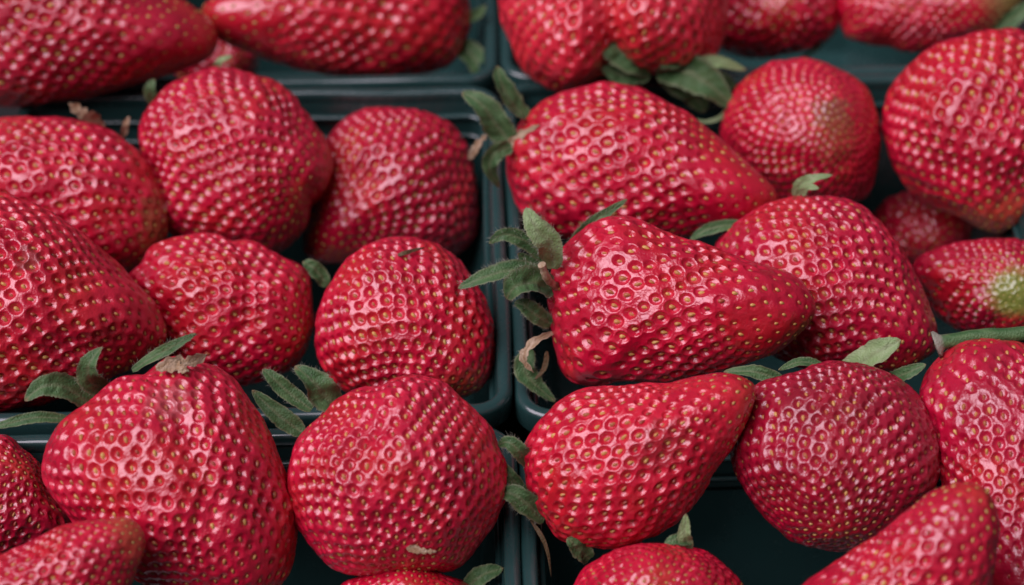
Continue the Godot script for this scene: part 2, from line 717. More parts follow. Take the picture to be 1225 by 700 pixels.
func add_leaf(l: Dictionary, parent: Node3D) -> void:
	var pts: Array = []
	for q in l.p:
		pts.append(q * 0.001)
	var tones: Array = LEAF_TONES[l.kind]
	var off := Vector3(pts[0].x, pts[0].y, pts[0].z) * 900.0
	var wd: float = l.w * 0.001
	var v := PackedVector3Array()
	var idx := PackedInt32Array()
	var col := PackedColorArray()
	if l.has("tube"):
		var SEG := 12
		var ROWS := 22
		for r in ROWS + 1:
			var t := float(r) / ROWS
			var c := spline(pts, t)
			var dir := (spline(pts, minf(1.0, t + 0.02)) - spline(pts, maxf(0.0, t - 0.02))).normalized()
			var side := dir.cross(Vector3(0.2, 0.3, 0.93)).normalized()
			var up := side.cross(dir)
			var rr := wd * 0.5 * (1.0 + 0.15 * noise.get_noise_1d(t * 7.0 + off.x))
			if l.tube == "knob":
				rr *= 1.0 + 0.95 * smoothstep(0.78, 0.90, t)
			for s in SEG:
				var a := TAU * s / SEG
				v.append(c + (side * cos(a) + up * sin(a)) * rr * (1.0 + 0.12 * noise.get_noise_2d(a * 2.0, t * 9.0 + off.y)))
				var tone := clampf(0.5 + noise.get_noise_2d(t * 6.0 + off.x, a), 0.0, 1.0)
				var cc: Color = tones[0].lerp(tones[1], tone)
				if l.tube == "knob":
					cc = cc.lerp(Color(0.34, 0.34, 0.26), smoothstep(0.76, 0.82, t + 0.03 * noise.get_noise_1d(a * 3.0)))
				col.append(cc)
		for r in ROWS:
			for s in SEG:
				var a := r * SEG + s
				var b := r * SEG + (s + 1) % SEG
				idx.append_array([a, b, a + SEG, b, b + SEG, a + SEG])
		for end in 2:
			var base := v.size()
			var row := end * ROWS * SEG
			v.append(spline(pts, float(end)))
			col.append(col[row])
			for s in SEG:
				var s1 := (s + 1) % SEG
				if end == 0:
					idx.append_array([base, row + s1, row + s])
				else:
					idx.append_array([base, row + s, row + s1])
		obj("stem", to_mesh(v, idx, col), mats.leaf, parent)
		return
	# a blade with thickness: both faces, folded along the midrib, edges waved
	var COLS := 9
	var ROWS := 26
	var roll: float = deg_to_rad(l.get("roll", 0.0))
	var cup: float = l.get("cup", 0.35)
	var face: Vector3 = Vector3(0.0, 0.25, 1.0).normalized()
	for side in 2:
		for r in ROWS + 1:
			var t := float(r) / ROWS
			var c := spline(pts, t)
			var dir := (spline(pts, minf(1.0, t + 0.03)) - spline(pts, maxf(0.0, t - 0.03))).normalized()
			var across := dir.cross(face)
			if across.length() < 0.05:
				across = dir.cross(Vector3.UP)
			across = across.normalized().rotated(dir, roll + 0.5 * noise.get_noise_1d(t * 1.6 + off.x * 0.3))
			var nn := across.cross(dir).normalized()
			if nn.dot(face) < 0.0:
				nn = -nn
			var shape := pow(sin(PI * pow(clampf(t * 0.97 + 0.03, 0.0, 1.0), 0.75)), 0.72)
			if l.kind == "dry":
				shape *= 0.8 + 0.5 * noise.get_noise_1d(t * 6.0 + off.y)
			var half := wd * 0.5 * maxf(0.03, shape)
			for k in COLS:
				var u := 2.0 * k / (COLS - 1) - 1.0
				var edge := 1.0 + 0.10 * noise.get_noise_2d(t * 14.0 + off.y, signf(u) * 5.0) * absf(u)
				var lift := cup * half * (u * u - 0.3) - 0.10 * half * exp(-u * u / 0.02)
				lift += 0.16 * half * noise.get_noise_3d(t * 5.0 + off.x, u * 1.6, off.z) + 0.05 * half * sin((t * 9.0 - absf(u) * 1.2) * TAU) * (1.0 - u * u)
				var thick := 0.00022 * (1.0 - 0.8 * absf(u))
				v.append(c + across * (u * half * edge) + nn * (lift + (thick if side == 0 else -thick)))
				var tone := clampf(0.45 + 0.6 * noise.get_noise_3d(t * 4.0 + off.x, u * 1.5, off.y) + 0.4 * fine.get_noise_3d(t * 16.0 + off.y, u * 5.0, 1.0), 0.0, 1.0)
				var cc: Color = tones[0].lerp(tones[1], tone)
				if l.kind != "dry" and l.kind != "twig":
					cc = cc.lerp(Color(0.20, 0.23, 0.12), 0.55 * exp(-u * u / 0.012))
					cc = cc.lerp(Color(0.27, 0.17, 0.09), 0.8 * smoothstep(0.90, 1.0, t + 0.06 * noise.get_noise_1d(u * 3.0 + off.x)))
					cc = cc.lerp(Color(0.28, 0.27, 0.17), 0.5 * smoothstep(0.86, 1.0, absf(u)))
				col.append(cc)
	var per := (ROWS + 1) * COLS
	for side in 2:
		for r in ROWS:
			for k in COLS - 1:
				var a := side * per + r * COLS + k
				var b := a + 1
				var e := a + COLS
				var f := e + 1
				if side == 0:
					idx.append_array([a, e, b, b, e, f])
				else:
					idx.append_array([a, b, e, b, f, e])
	for r in ROWS:
		for k in [0, COLS - 1]:
			var a: int = r * COLS + k
			var b: int = a + COLS
			if k == 0:
				idx.append_array([a, a + per, b, b, a + per, b + per])
			else:
				idx.append_array([a, b, a + per, b, b + per, a + per])
	var leaf := obj("sepal", to_mesh(v, idx, col), mats.leaf, parent)
	if l.get("hair", 0) > 0:
		add_hairs(l.hair, v, per, COLS, ROWS, off, leaf)

func add_hairs(count: int, v: PackedVector3Array, per: int, cols: int, rows: int, off: Vector3, leaf: Node3D) -> void:
	# the down along the edges of a sepal: fine tapered hairs
	var rng := RandomNumberGenerator.new()
	rng.seed = int(absf(off.x * 13.0 + off.y * 7.0)) + 5
	var hv := PackedVector3Array()
	var hi := PackedInt32Array()
	for k in count:
		var r := rng.randi_range(1, rows - 2)
		var u: int = [0, cols - 1][rng.randi() % 2] if rng.randf() < 0.7 else rng.randi_range(1, cols - 2)
		var p := v[r * cols + u].lerp(v[(r + 1) * cols + u], rng.randf())
		var mid := v[r * cols + cols / 2]
		var outw := (p - mid)
		var up := (v[r * cols + u] - v[per + r * cols + u]).normalized()
		if outw.length() < 0.0002:
			outw = up
		var along := (v[(r + 1) * cols + u] - v[r * cols + u]).normalized()
		var dir := (outw.normalized() + up * rng.randf_range(0.0, 0.9) + along * rng.randf_range(-0.1, 0.8)).normalized()
		var ln := rng.randf_range(0.0005, 0.0013)
		var side := dir.cross(up).normalized() * 0.00003
		var b := hv.size()
		hv.append_array([p - side, p + side, p + up.normalized() * 0.00004, p + dir * ln])
		hi.append_array([b, b + 1, b + 3, b + 1, b + 2, b + 3, b + 2, b, b + 3])
	var hc := PackedColorArray()
	hc.resize(hv.size())
	hc.fill(Color(0.42, 0.44, 0.34))
	var h := obj("hairs", to_mesh(hv, hi, hc), mats.leaf, leaf)
	h.set_meta("kind", "stuff")

# ------------------------------------------------------------------ data
const BASKETS := [
	{"x": -0.0567, "z": -0.02, "half": 0.0562, "dy": 0, "label": "green plastic basket holding the berry with tan dried calyx crumbs behind it"},
	{"x": -0.0567, "z": -0.1345, "half": 0.0562, "dy": 0, "label": "green plastic basket whose two big berries point tip to tip"},
	{"x": -0.0567, "z": 0.0945, "half": 0.0562, "dy": -0.001, "label": "green plastic basket with the berry that has a withered tan stem end"},
	{"x": 0.0581, "z": -0.0215, "half": 0.0585, "dy": -0.0012, "label": "green plastic basket with the long berry whose green sepals reach over the rim"},
	{"x": 0.0581, "z": -0.139, "half": 0.0585, "dy": -0.0012, "label": "green plastic basket with the cleft berry and its leafy calyx"},
	{"x": 0.0581, "z": 0.096, "half": 0.0585, "dy": -0.0022, "label": "green plastic basket with the dull maroon berry"},
]

# pos: centre; bx, by, bz: its axes; r: half-breadths in mm round bz; tip: direction of the tip; lt, lb, w: tip, base and side lengths in mm
var BERRIES := [
	{"pos": Vector3(-0.1059, 0.085, -0.0795),
	"bx": Vector3(0.97842, -0.13283, -0.1583),
	"by": Vector3(0.02507, 0.83669, -0.5471),
	"bz": Vector3(0.20512, 0.53133, 0.82196),
	"r": [34.5, 29.1, 25.2, 22.6, 20.8, 19.8, 19.3, 19.2, 19.4, 19.9, 20.8, 22.0, 23.7, 25.3, 26.8, 28.2, 28.3, 27.4, 27.1, 27.3, 27.5, 27.3, 26.7, 24.8, 22.6, 20.6, 19.4, 18.7, 18.5, 18.8, 19.4, 20.5, 22.2, 25.0, 29.2, 34.9],
	"tip": Vector3(0.969, 0.048, 0.242), "lt": 32.3, "lb": 26.6, "w": 19.4,
	"sp": 3.29, "tipdense": 0.9, "dimple": 0.27, "n": 64, "warm": 1,
	"color": Color(0.4248, 0.0048, 0.03), "alt": Color(0.59, 0.0096, 0.0425), "tipcolor": Color(0.6, 0.03, 0.03), "tipr": 0.25,
	"seed_a": Color(0.68, 0.4, 0.11), "seed_b": Color(0.36, 0.06, 0.03), "seed_tip": Color(0.55, 0.36, 0.1),
	"label": "large dark red berry lying sideways, blunt tip toward the gap between two berries"},
	{"pos": Vector3(-0.0388, 0.075, -0.0999),
	"bx": Vector3(0.99726, -0.04752, -0.05663),
	"by": Vector3(0.00951, 0.84214, -0.53917),
	"bz": Vector3(0.07331, 0.53716, 0.84029),
	"r": [28.7, 27.9, 26.0, 24.3, 22.6, 20.7, 19.1, 18.0, 17.4, 17.0, 17.0, 17.2, 17.8, 18.9, 20.6, 22.8, 25.6, 29.2, 33.2, 30.7, 26.3, 22.5, 20.1, 18.5, 17.4, 16.6, 16.1, 16.1, 16.5, 17.4, 18.8, 20.8, 23.3, 25.8, 27.5, 28.4],
	"tip": Vector3(-0.953, -0.095, 0.286), "lt": 30.7, "lb": 27.2, "w": 16.7,
	"sp": 3.44, "tipdense": 0.9, "dimple": 0.27, "n": 64, "warm": 1,
	"color": Color(0.6136, 0.0078, 0.035), "alt": Color(0.7316, 0.018, 0.0425), "tipcolor": Color(0.6, 0.03, 0.03), "tipr": 0.25,
	"seed_a": Color(0.68, 0.4, 0.11), "seed_b": Color(0.36, 0.06, 0.03), "seed_tip": Color(0.55, 0.36, 0.1),
	"leaves": [
		{"kind": "green", "w": 6.1, "p": [Vector3(25.4, -7.9, -4), Vector3(28.9, -10, 0), Vector3(31.4, -14, 2), Vector3(31.4, -17.7, 0)]},
		{"kind": "green", "w": 3.3, "p": [Vector3(24.4, -1.4, -6), Vector3(29.7, -1, -2), Vector3(32.6, 1.7, 0)]}],
	"label": "large orange-red berry lying sideways with dark leaf at its round end by the rim"},
	{"pos": Vector3(-0.0765, 0.048, -0.1205),
	"bx": Vector3(0.99068, -0.08754, -0.10433),
	"by": Vector3(0.01461, 0.82993, -0.55767),
	"bz": Vector3(0.13541, 0.55095, 0.82348),
	"r": [11.6, 11.4, 11.0, 10.6, 10.2, 9.7, 9.4, 9.3, 9.3, 9.4, 9.5, 9.8, 10.0, 10.4, 10.9, 11.2, 11.4, 11.4, 11.2, 11.1, 11.0, 10.9, 10.6, 10.1, 9.8, 9.5, 9.3, 9.2, 9.2, 9.3, 9.7, 10.2, 10.9, 11.3, 11.5, 11.6],
	"tip": Vector3(0.309, -0.206, 0.928), "lt": 10.9, "lb": 9.1, "w": 9.7,
	"sp": 3.01, "tipdense": 0.9, "dimple": 0.27, "n": 40, "warm": 1,
	"color": Color(0.5428, 0.0048, 0.035), "alt": Color(0.6844, 0.0084, 0.045), "tipcolor": Color(0.6, 0.03, 0.03), "tipr": 0.25,
	"seed_a": Color(0.68, 0.4, 0.11), "seed_b": Color(0.36, 0.06, 0.03), "seed_tip": Color(0.55, 0.36, 0.1),
	"label": "small dark berry deep in the gap behind the two sideways berries"},
	{"pos": Vector3(0.0234, 0.087, -0.0856),
	"bx": Vector3(0.99893, 0.02976, 0.03547),
	"by": Vector3(-0.00618, 0.84488, -0.53492),
	"bz": Vector3(-0.04589, 0.53413, 0.84415),
	"r": [26.9, 27.1, 26.5, 25.4, 24.0, 22.3, 20.8, 19.8, 19.2, 18.9, 19.0, 19.5, 20.4, 21.9, 23.5, 24.7, 25.6, 26.3, 26.5, 26.3, 25.8, 25.6, 25.3, 25.0, 24.0, 20.4, 17.2, 16.1, 15.8, 16.6, 18.4, 21.0, 24.2, 26.4, 26.8, 26.8],
	"tip": Vector3(0, 0.97, 0.243), "lt": 19.5, "lb": 16.5, "w": 26.7,
	"sp": 3.31, "tipdense": 0.9, "dimple": 0.27, "n": 68, "warm": 1,
	"color": Color(0.708, 0.018, 0.0438), "alt": Color(0.7788, 0.033, 0.0625), "tipcolor": Color(0.6, 0.03, 0.03), "tipr": 0.25,
	"seed_a": Color(0.68, 0.4, 0.11), "seed_b": Color(0.36, 0.06, 0.03), "seed_tip": Color(0.55, 0.36, 0.1),
	"creases": [[Vector3(0.991, 0.123, 0.051), Vector3(0.05, 0.301, 0.952), 0.22, 0.16]],
	"leaves": [
		{"kind": "green", "w": 7.9, "cup": 0.2, "p": [Vector3(9, -15.5, 12), Vector3(3.8, -12.4, 17), Vector3(-0.5, -9.6, 18), Vector3(-4, -7.7, 17)]},
		{"kind": "green", "w": 6.9, "p": [Vector3(8.4, -15.5, 12), Vector3(7.4, -12, 17), Vector3(8.6, -10, 18), Vector3(11.3, -12, 17)]},
		{"kind": "green", "w": 6.3, "p": [Vector3(9, -15.1, 12), Vector3(10.9, -12.4, 16), Vector3(13.3, -13.2, 16), Vector3(15.7, -14.8, 15)]},
		{"kind": "green", "w": 8.5, "p": [Vector3(10.3, -15.9, 10), Vector3(16.2, -15.9, 14), Vector3(22.2, -19.1, 15), Vector3(27.5, -24.2, 13)]},
		{"kind": "pale", "w": 3.7, "p": [Vector3(10.3, -15.1, 8), Vector3(17.2, -14.8, 13), Vector3(24.1, -14, 13), Vector3(30.6, -15.9, 11)]},
		{"kind": "green", "w": 5.3, "p": [Vector3(8.4, -16.3, 12), Vector3(2.5, -16.7, 15), Vector3(-2.5, -15.1, 16)]},
		{"kind": "pale", "w": 1.0, "p": [Vector3(26.7, -23.8, 12), Vector3(24.7, -26.6, 11), Vector3(21.6, -27.7, 10), Vector3(18.4, -27, 9)]},
		{"kind": "green", "w": 5.9, "p": [Vector3(8.4, -16.3, 8), Vector3(0.5, -18.7, 7), Vector3(-6.4, -19.9, 5)]},
		{"kind": "green", "w": 6.7, "p": [Vector3(11.3, -16.7, 5), Vector3(18.2, -20.7, 5), Vector3(21.6, -25.8, 3)]},
		{"kind": "green", "w": 4.3, "p": [Vector3(13.3, -16.3, 3), Vector3(23.1, -17.5, 3), Vector3(29, -20.3, 1)]}],
	"label": "cleft light orange-red berry with two lobes and a leafy green calyx"},
	{"pos": Vector3(0.0655, 0.066, -0.1146),
	"bx": Vector3(0.99274, 0.07731, 0.09214),
	"by": Vector3(-0.01548, 0.84179, -0.53959),
	"bz": Vector3(-0.11928, 0.53425, 0.83687),
	"r": [16.3, 16.2, 15.7, 15.2, 14.8, 14.4, 13.8, 13.4, 13.2, 13.1, 13.1, 13.1, 13.2, 13.5, 13.9, 14.4, 14.7, 15.1, 15.5, 16.1, 16.6, 16.7, 16.4, 15.2, 13.9, 12.9, 12.3, 11.9, 11.7, 11.9, 12.4, 13.1, 14.1, 15.3, 16.3, 16.5],
	"tip": Vector3(0.104, 0.104, 0.989), "lt": 15.3, "lb": 12.4, "w": 13.7,
	"sp": 3.34, "tipdense": 0.9, "dimple": 0.27, "n": 56, "warm": 1,
	"color": Color(0.5428, 0.0048, 0.035), "alt": Color(0.6844, 0.0084, 0.045), "tipcolor": Color(0.6, 0.03, 0.03), "tipr": 0.25,
	"seed_a": Color(0.68, 0.4, 0.11), "seed_b": Color(0.36, 0.06, 0.03), "seed_tip": Color(0.55, 0.36, 0.1),
	"leaves": [
		{"kind": "pale", "w": 1.1, "p": [Vector3(6.8, -11.9, -2), Vector3(10.2, -10.2, 0), Vector3(12.7, -7.3, 2)]}],
	"label": "crimson berry squeezed between the cleft berry and the olive-tipped one"},
	{"pos": Vector3(0.1005, 0.072, -0.1069),
	"bx": Vector3(0.98253, 0.11963, 0.14257),
	"by": Vector3(-0.024, 0.8411, -0.54035),
	"bz": Vector3(-0.18456, 0.52748, 0.82928),
	"r": [23.2, 22.1, 18.4, 15.6, 13.6, 12.3, 11.5, 11.0, 10.8, 10.9, 11.2, 11.8, 12.5, 13.5, 14.9, 16.7, 19.0, 20.4, 21.1, 20.3, 19.8, 17.2, 14.5, 12.9, 12.2, 11.8, 11.5, 11.2, 11.0, 11.1, 11.5, 12.3, 13.6, 15.7, 18.3, 20.9],
	"tip": Vector3(0.984, 0.098, 0.148), "lt": 22.3, "lb": 20.4, "w": 11.1,
	"sp": 2.25, "tipdense": 0.9, "dimple": 0.27, "n": 60, "warm": 1,
	"color": Color(0.5428, 0.0048, 0.035), "alt": Color(0.6844, 0.0084, 0.045), "tipcolor": Color(0.2, 0.13, 0.035), "tipr": 0.62,
	"seed_a": Color(0.68, 0.4, 0.11), "seed_b": Color(0.36, 0.06, 0.03), "seed_tip": Color(0.5, 0.42, 0.14),
	"leaves": [
		{"kind": "green", "w": 4.2, "p": [Vector3(15.8, -7.7, 4), Vector3(21.5, -3.5, 7), Vector3(28.9, 2.4, 5)]}],
	"label": "berry with unripe olive-yellow tip lying beside a green leaf"},
	{"pos": Vector3(0.0242, 0.078, -0.0321),
	"bx": Vector3(0.99867, 0.03309, 0.03944),
	"by": Vector3(-0.00292, 0.80128, -0.59829),
	"bz": Vector3(-0.0514, 0.59738, 0.80031),
	"r": [26.8, 23.0, 20.7, 19.0, 18.0, 17.4, 17.2, 17.4, 17.7, 18.3, 19.1, 19.9, 20.8, 22.0, 23.4, 24.2, 24.9, 26.0, 25.6, 25.0, 24.4, 23.3, 21.8, 19.9, 18.1, 16.9, 16.2, 15.9, 16.0, 16.6, 17.5, 19.1, 21.3, 24.9, 30.1, 31.2],
	"tip": Vector3(0.921, -0.276, 0.276), "lt": 29.6, "lb": 24.5, "w": 17.1,
	"sp": 3.26, "tipdense": 0.9, "dimple": 0.27, "n": 80, "warm": 1,
	"color": Color(0.5428, 0.0048, 0.035), "alt": Color(0.6844, 0.0084, 0.045), "tipcolor": Color(0.6, 0.03, 0.03), "tipr": 0.25,
	"seed_a": Color(0.68, 0.4, 0.11), "seed_b": Color(0.42, 0.12, 0.04), "seed_tip": Color(0.55, 0.36, 0.1),
	"leaves": [
		{"kind": "green", "w": 6.2, "hair": 60, "p": [Vector3(-23.6, 4.5, 4), Vector3(-26.9, 9.2, 7), Vector3(-30.2, 13.9, 9), Vector3(-34.5, 16.5, 8)]},
		{"kind": "green", "w": 5.8, "roll": 30, "p": [Vector3(-20.4, 11, 1), Vector3(-23.6, 13.9, 3), Vector3(-26.2, 18.3, 4), Vector3(-27.3, 22.3, 3)]},
		{"kind": "green", "w": 4.0, "roll": -20, "p": [Vector3(-24, 4.8, 6), Vector3(-27.3, 3.7, 8), Vector3(-28.7, 0.5, 7), Vector3(-26.9, -3.9, 3)]},
		{"kind": "dry", "w": 2.2, "p": [Vector3(-33.8, 2.3, -4), Vector3(-31.6, 5.5, -1), Vector3(-29.5, 7.7, 1)]},
		{"kind": "dry", "w": 2.4, "p": [Vector3(-25.8, 3.7, 4), Vector3(-22.5, 7, 5.7), Vector3(-17.8, 9.5, 9.1)]}],
	"label": "long berry with yellow seeds pointing away from dark sepals hung over the rim"},
	{"pos": Vector3(0.0665, 0.068, -0.0578),
	"bx": Vector3(0.99113, 0.08543, 0.10182),
	"by": Vector3(-0.00944, 0.80937, -0.58722),
	"bz": Vector3(-0.13257, 0.58105, 0.803),
	"r": [17.6, 17.6, 17.8, 17.9, 17.9, 17.7, 17.5, 17.5, 17.7, 18.0, 18.1, 18.3, 18.5, 18.7, 18.8, 18.9, 18.8, 18.6, 18.3, 18.0, 17.7, 17.6, 17.6, 17.4, 17.3, 17.3, 17.2, 17.5, 18.0, 18.7, 19.3, 19.6, 19.5, 18.8, 18.2, 17.8],
	"tip": Vector3(0.314, 0.125, 0.941), "lt": 20.4, "lb": 16.8, "w": 18.6,
	"sp": 2.39, "tipdense": 0.9, "dimple": 0.27, "n": 68, "warm": 1,
	"color": Color(0.5428, 0.0048, 0.035), "alt": Color(0.6844, 0.0084, 0.045), "tipcolor": Color(0.6, 0.03, 0.03), "tipr": 0.25,
	"seed_a": Color(0.68, 0.4, 0.11), "seed_b": Color(0.36, 0.06, 0.03), "seed_tip": Color(0.55, 0.36, 0.1),
	"patches": [[Vector3(0.368, 0.23, 0.901), 0.288, Color(0.2, 0.08, 0.04), 0.75], [Vector3(0.391, -0.058, 0.919), 0.329, Color(0.42, 0.06, 0.03), 0.6]],
	"label": "round berry seen tip on with a brownish scar at its tip"},
	{"pos": Vector3(0.1054, 0.075, -0.0524),
	"bx": Vector3(0.97737, 0.13598, 0.16205),
	"by": Vector3(-0.01589, 0.81107, -0.58473),
	"bz": Vector3(-0.21095, 0.56892, 0.79488),
	"r": [20.3, 21.0, 21.5, 22.0, 22.5, 22.9, 22.8, 22.4, 21.5, 20.8, 20.5, 20.6, 20.8, 21.0, 21.4, 21.8, 22.0, 22.0, 21.8, 21.4, 21.2, 21.0, 21.0, 20.7, 20.4, 20.5, 21.3, 22.9, 24.2, 23.2, 22.3, 21.1, 20.3, 19.9, 19.7, 19.8],
	"tip": Vector3(0.188, -0.941, 0.282), "lt": 24.0, "lb": 20.4, "w": 21.2,
	"sp": 3.29, "tipdense": 0.9, "dimple": 0.27, "n": 76, "warm": 1,
	"color": Color(0.5428, 0.0048, 0.035), "alt": Color(0.6844, 0.0084, 0.045), "tipcolor": Color(0.68, 0.085, 0.04), "tipr": 0.6,
	"seed_a": Color(0.68, 0.4, 0.11), "seed_b": Color(0.36, 0.06, 0.03), "seed_tip": Color(0.55, 0.36, 0.1),
	"label": "tall dusky berry hanging tip down with an orange tip"},
	{"pos": Vector3(0.0294, 0.085, 0.0219),
	"bx": Vector3(0.99759, 0.04458, 0.05313),
	"by": Vector3(0.00042, 0.76211, -0.64745),
	"bz": Vector3(-0.06935, 0.64592, 0.76025),
	"r": [28.6, 26.9, 22.0, 18.3, 16.2, 15.0, 14.4, 14.1, 14.3, 15.1, 16.6, 18.6, 20.2, 21.2, 21.6, 22.1, 22.5, 22.5, 22.4, 22.4, 22.5, 22.8, 22.9, 20.5, 17.5, 16.0, 15.2, 14.9, 14.8, 14.9, 15.4, 16.4, 18.0, 20.3, 23.5, 26.5],
	"tip": Vector3(0.966, -0.145, 0.213), "lt": 26.4, "lb": 22.1, "w": 14.8,
	"sp": 3.11, "tipdense": 0.9, "dimple": 0.27, "n": 92, "warm": 1,
	"color": Color(0.5428, 0.0048, 0.035), "alt": Color(0.6844, 0.0084, 0.045), "tipcolor": Color(0.45, 0.13, 0.03), "tipr": 0.13,
	"seed_a": Color(0.68, 0.4, 0.11), "seed_b": Color(0.42, 0.1, 0.04), "seed_tip": Color(0.55, 0.36, 0.1),
	"leaves": [
		{"kind": "pale", "w": 5.1, "roll": -10, "cup": 0.25, "hair": 160, "p": [Vector3(-21.1, 7.2, 5), Vector3(-21.7, 11.8, 11), Vector3(-24.4, 15.4, 13), Vector3(-26, 18.7, 12)]},
		{"kind": "green", "w": 3.3, "roll": -30, "hair": 140, "p": [Vector3(-22.4, 8.5, 0), Vector3(-26.3, 12.4, 3), Vector3(-30.6, 13.9, 5), Vector3(-33.7, 12.1, 4)]},
		{"kind": "green", "w": 3.9, "hair": 160, "p": [Vector3(-22.2, 5.6, 4), Vector3(-28, 7, 8), Vector3(-33.9, 5.6, 10), Vector3(-39.3, 3.3, 9)]},
		{"kind": "green", "w": 6.2, "cup": 0.5, "hair": 160, "p": [Vector3(-21.4, 3.3, 3), Vector3(-24.7, 4.6, 8), Vector3(-28, 3.9, 11), Vector3(-29.9, 1.3, 8)]},
		{"kind": "green", "w": 3.9, "hair": 100, "p": [Vector3(-21.7, -3.6, 2), Vector3(-24.2, -2, 5), Vector3(-26.6, -0, 6), Vector3(-28.6, 0.6, 5)]},
		{"kind": "green", "w": 3.0, "p": [Vector3(-23.7, 7.2, -2), Vector3(-26.3, 8.5, -1), Vector3(-28.3, 10.3, 0)]},
		{"kind": "green", "w": 2.5, "roll": 20, "hair": 120, "p": [Vector3(-19.1, 11.1, -8), Vector3(-15.2, 15.4, -6), Vector3(-11.1, 18.4, -5), Vector3(-6.8, 21.1, -4)]},
		{"kind": "dry", "w": 2.1, "p": [Vector3(-21.4, -5.3, 1), Vector3(-25, -7.2, 4), Vector3(-27, -10.2, 4), Vector3(-25, -13.1, 3)]},
		{"kind": "green", "w": 4.3, "hair": 80, "p": [Vector3(-26, -8.5, 0), Vector3(-27, -12.2, 0), Vector3(-25, -15.4, -1), Vector3(-21.1, -19, -3)]},
		{"kind": "twig", "w": 1.1, "p": [Vector3(-22.5, -8.9, 2), Vector3(-23, -12.2, 1), Vector3(-25, -14.6, 0)]},
		{"kind": "dry", "w": 1.5, "tube": "plain", "p": [Vector3(-20.4, 3.4, 2), Vector3(-22.1, 5.2, 8), Vector3(-23, 7.9, 11)]}],
	"label": "glossy long berry with fresh green sepals reaching over the basket rim"},
	{"pos": Vector3(0.0635, 0.075, 0.0042),
	"bx": Vector3(0.9899, 0.09111, 0.10858),
	"by": Vector3(-0.00035, 0.76761, -0.64092),
	"bz": Vector3(-0.14174, 0.63441, 0.75989),
	"r": [19.8, 18.7, 18.1, 17.7, 17.6, 17.8, 18.3, 18.6, 18.6, 18.6, 18.8, 19.2, 19.9, 20.9, 21.8, 22.9, 23.6, 23.0, 21.7, 20.5, 19.4, 18.5, 17.9, 17.5, 17.2, 17.1, 17.2, 17.4, 17.8, 18.7, 20.0, 21.7, 23.8, 25.5, 24.0, 21.5],
	"tip": Vector3(0.702, -0.655, 0.281), "lt": 22.9, "lb": 21.1, "w": 17.7,
	"sp": 2.91, "tipdense": 0.9, "dimple": 0.27, "n": 84, "warm": 1,
	"color": Color(0.4956, 0.0042, 0.035), "alt": Color(0.6136, 0.0072, 0.0475), "tipcolor": Color(0.6, 0.03, 0.03), "tipr": 0.25,
	"seed_a": Color(0.68, 0.4, 0.11), "seed_b": Color(0.36, 0.06, 0.03), "seed_tip": Color(0.55, 0.36, 0.1),
	"leaves": [
		{"kind": "green", "w": 2.6, "p": [Vector3(-15.8, 13.1, 0), Vector3(-21, 12.4, 2), Vector3(-24.4, 11.3, 2), Vector3(-26.9, 9.6, 1)]},
		{"kind": "pale", "w": 2.4, "p": [Vector3(-5.4, 18.6, -2), Vector3(-4.4, 21, 1), Vector3(-1.6, 22.1, 3), Vector3(2.2, 22.8, 2)]},
		{"kind": "pale", "w": 1.7, "p": [Vector3(-4, 19, 0), Vector3(-2.6, 20.3, 3), Vector3(-0.5, 20, 4)]}],
	"label": "broad crimson berry tucked under the tip of the long glossy berry"},
	{"pos": Vector3(0.102, 0.064, -0.0092),
	"bx": Vector3(0.97637, 0.13891, 0.16555),
	"by": Vector3(-0.00061, 0.76781, -0.64067),
	"bz": Vector3(-0.2161, 0.62543, 0.74976),
	"r": [15.1, 15.0, 14.7, 14.0, 13.1, 12.2, 11.5, 10.8, 10.3, 10.1, 10.2, 10.5, 11.1, 12.0, 13.3, 15.1, 16.9, 16.9, 15.0, 13.8, 13.1, 12.7, 12.2, 11.7, 11.5, 11.3, 11.2, 11.1, 11.3, 11.6, 12.2, 12.8, 13.6, 14.3, 14.7, 15.0],
	"tip": Vector3(0.379, -0.108, 0.919), "lt": 12.6, "lb": 10.9, "w": 10.9,
	"sp": 2.14, "tipdense": 1.4, "dimple": 0.27, "n": 64, "warm": 1,
	"color": Color(0.4248, 0.0036, 0.03), "alt": Color(0.531, 0.006, 0.04), "tipcolor": Color(0.24, 0.28, 0.05), "tipr": 0.6,
	"seed_a": Color(0.55, 0.3, 0.08), "seed_b": Color(0.36, 0.06, 0.03), "seed_tip": Color(0.5, 0.54, 0.14),
	"label": "dark berry with a knot of green unripe seeds at its tip"},
	{"pos": Vector3(0.0982, 0.039, -0.0609),
	"bx": Vector3(0.9824, 0.12006, 0.14309),
	"by": Vector3(-0.00546, 0.78417, -0.62052),
	"bz": Vector3(-0.18671, 0.60882, 0.77102),
	"r": [12.3, 12.1, 11.7, 11.1, 10.5, 9.9, 9.5, 9.2, 9.1, 9.1, 9.3, 9.5, 9.9, 10.4, 11.1, 11.6, 12.0, 12.2, 12.1, 11.8, 11.4, 11.1, 10.7, 10.1, 9.7, 9.4, 9.2, 9.2, 9.2, 9.4, 9.8, 10.3, 11.0, 11.5, 11.9, 12.1],
	"tip": Vector3(0.212, -0.212, 0.954), "lt": 11.5, "lb": 9.4, "w": 10.3,
	"sp": 2.79, "tipdense": 0.9, "dimple": 0.27, "n": 40, "warm": 1,
	"color": Color(0.5428, 0.0048, 0.035), "alt": Color(0.6844, 0.0084, 0.045), "tipcolor": Color(0.6, 0.03, 0.03), "tipr": 0.25,
	"seed_a": Color(0.68, 0.4, 0.11), "seed_b": Color(0.36, 0.06, 0.03), "seed_tip": Color(0.55, 0.36, 0.1),
	"label": "small dark berry deep in the gap below the tall dusky berry"},
	{"pos": Vector3(0.0215, 0.08, 0.0592),
	"bx": Vector3(0.99854, 0.03467, 0.04132),
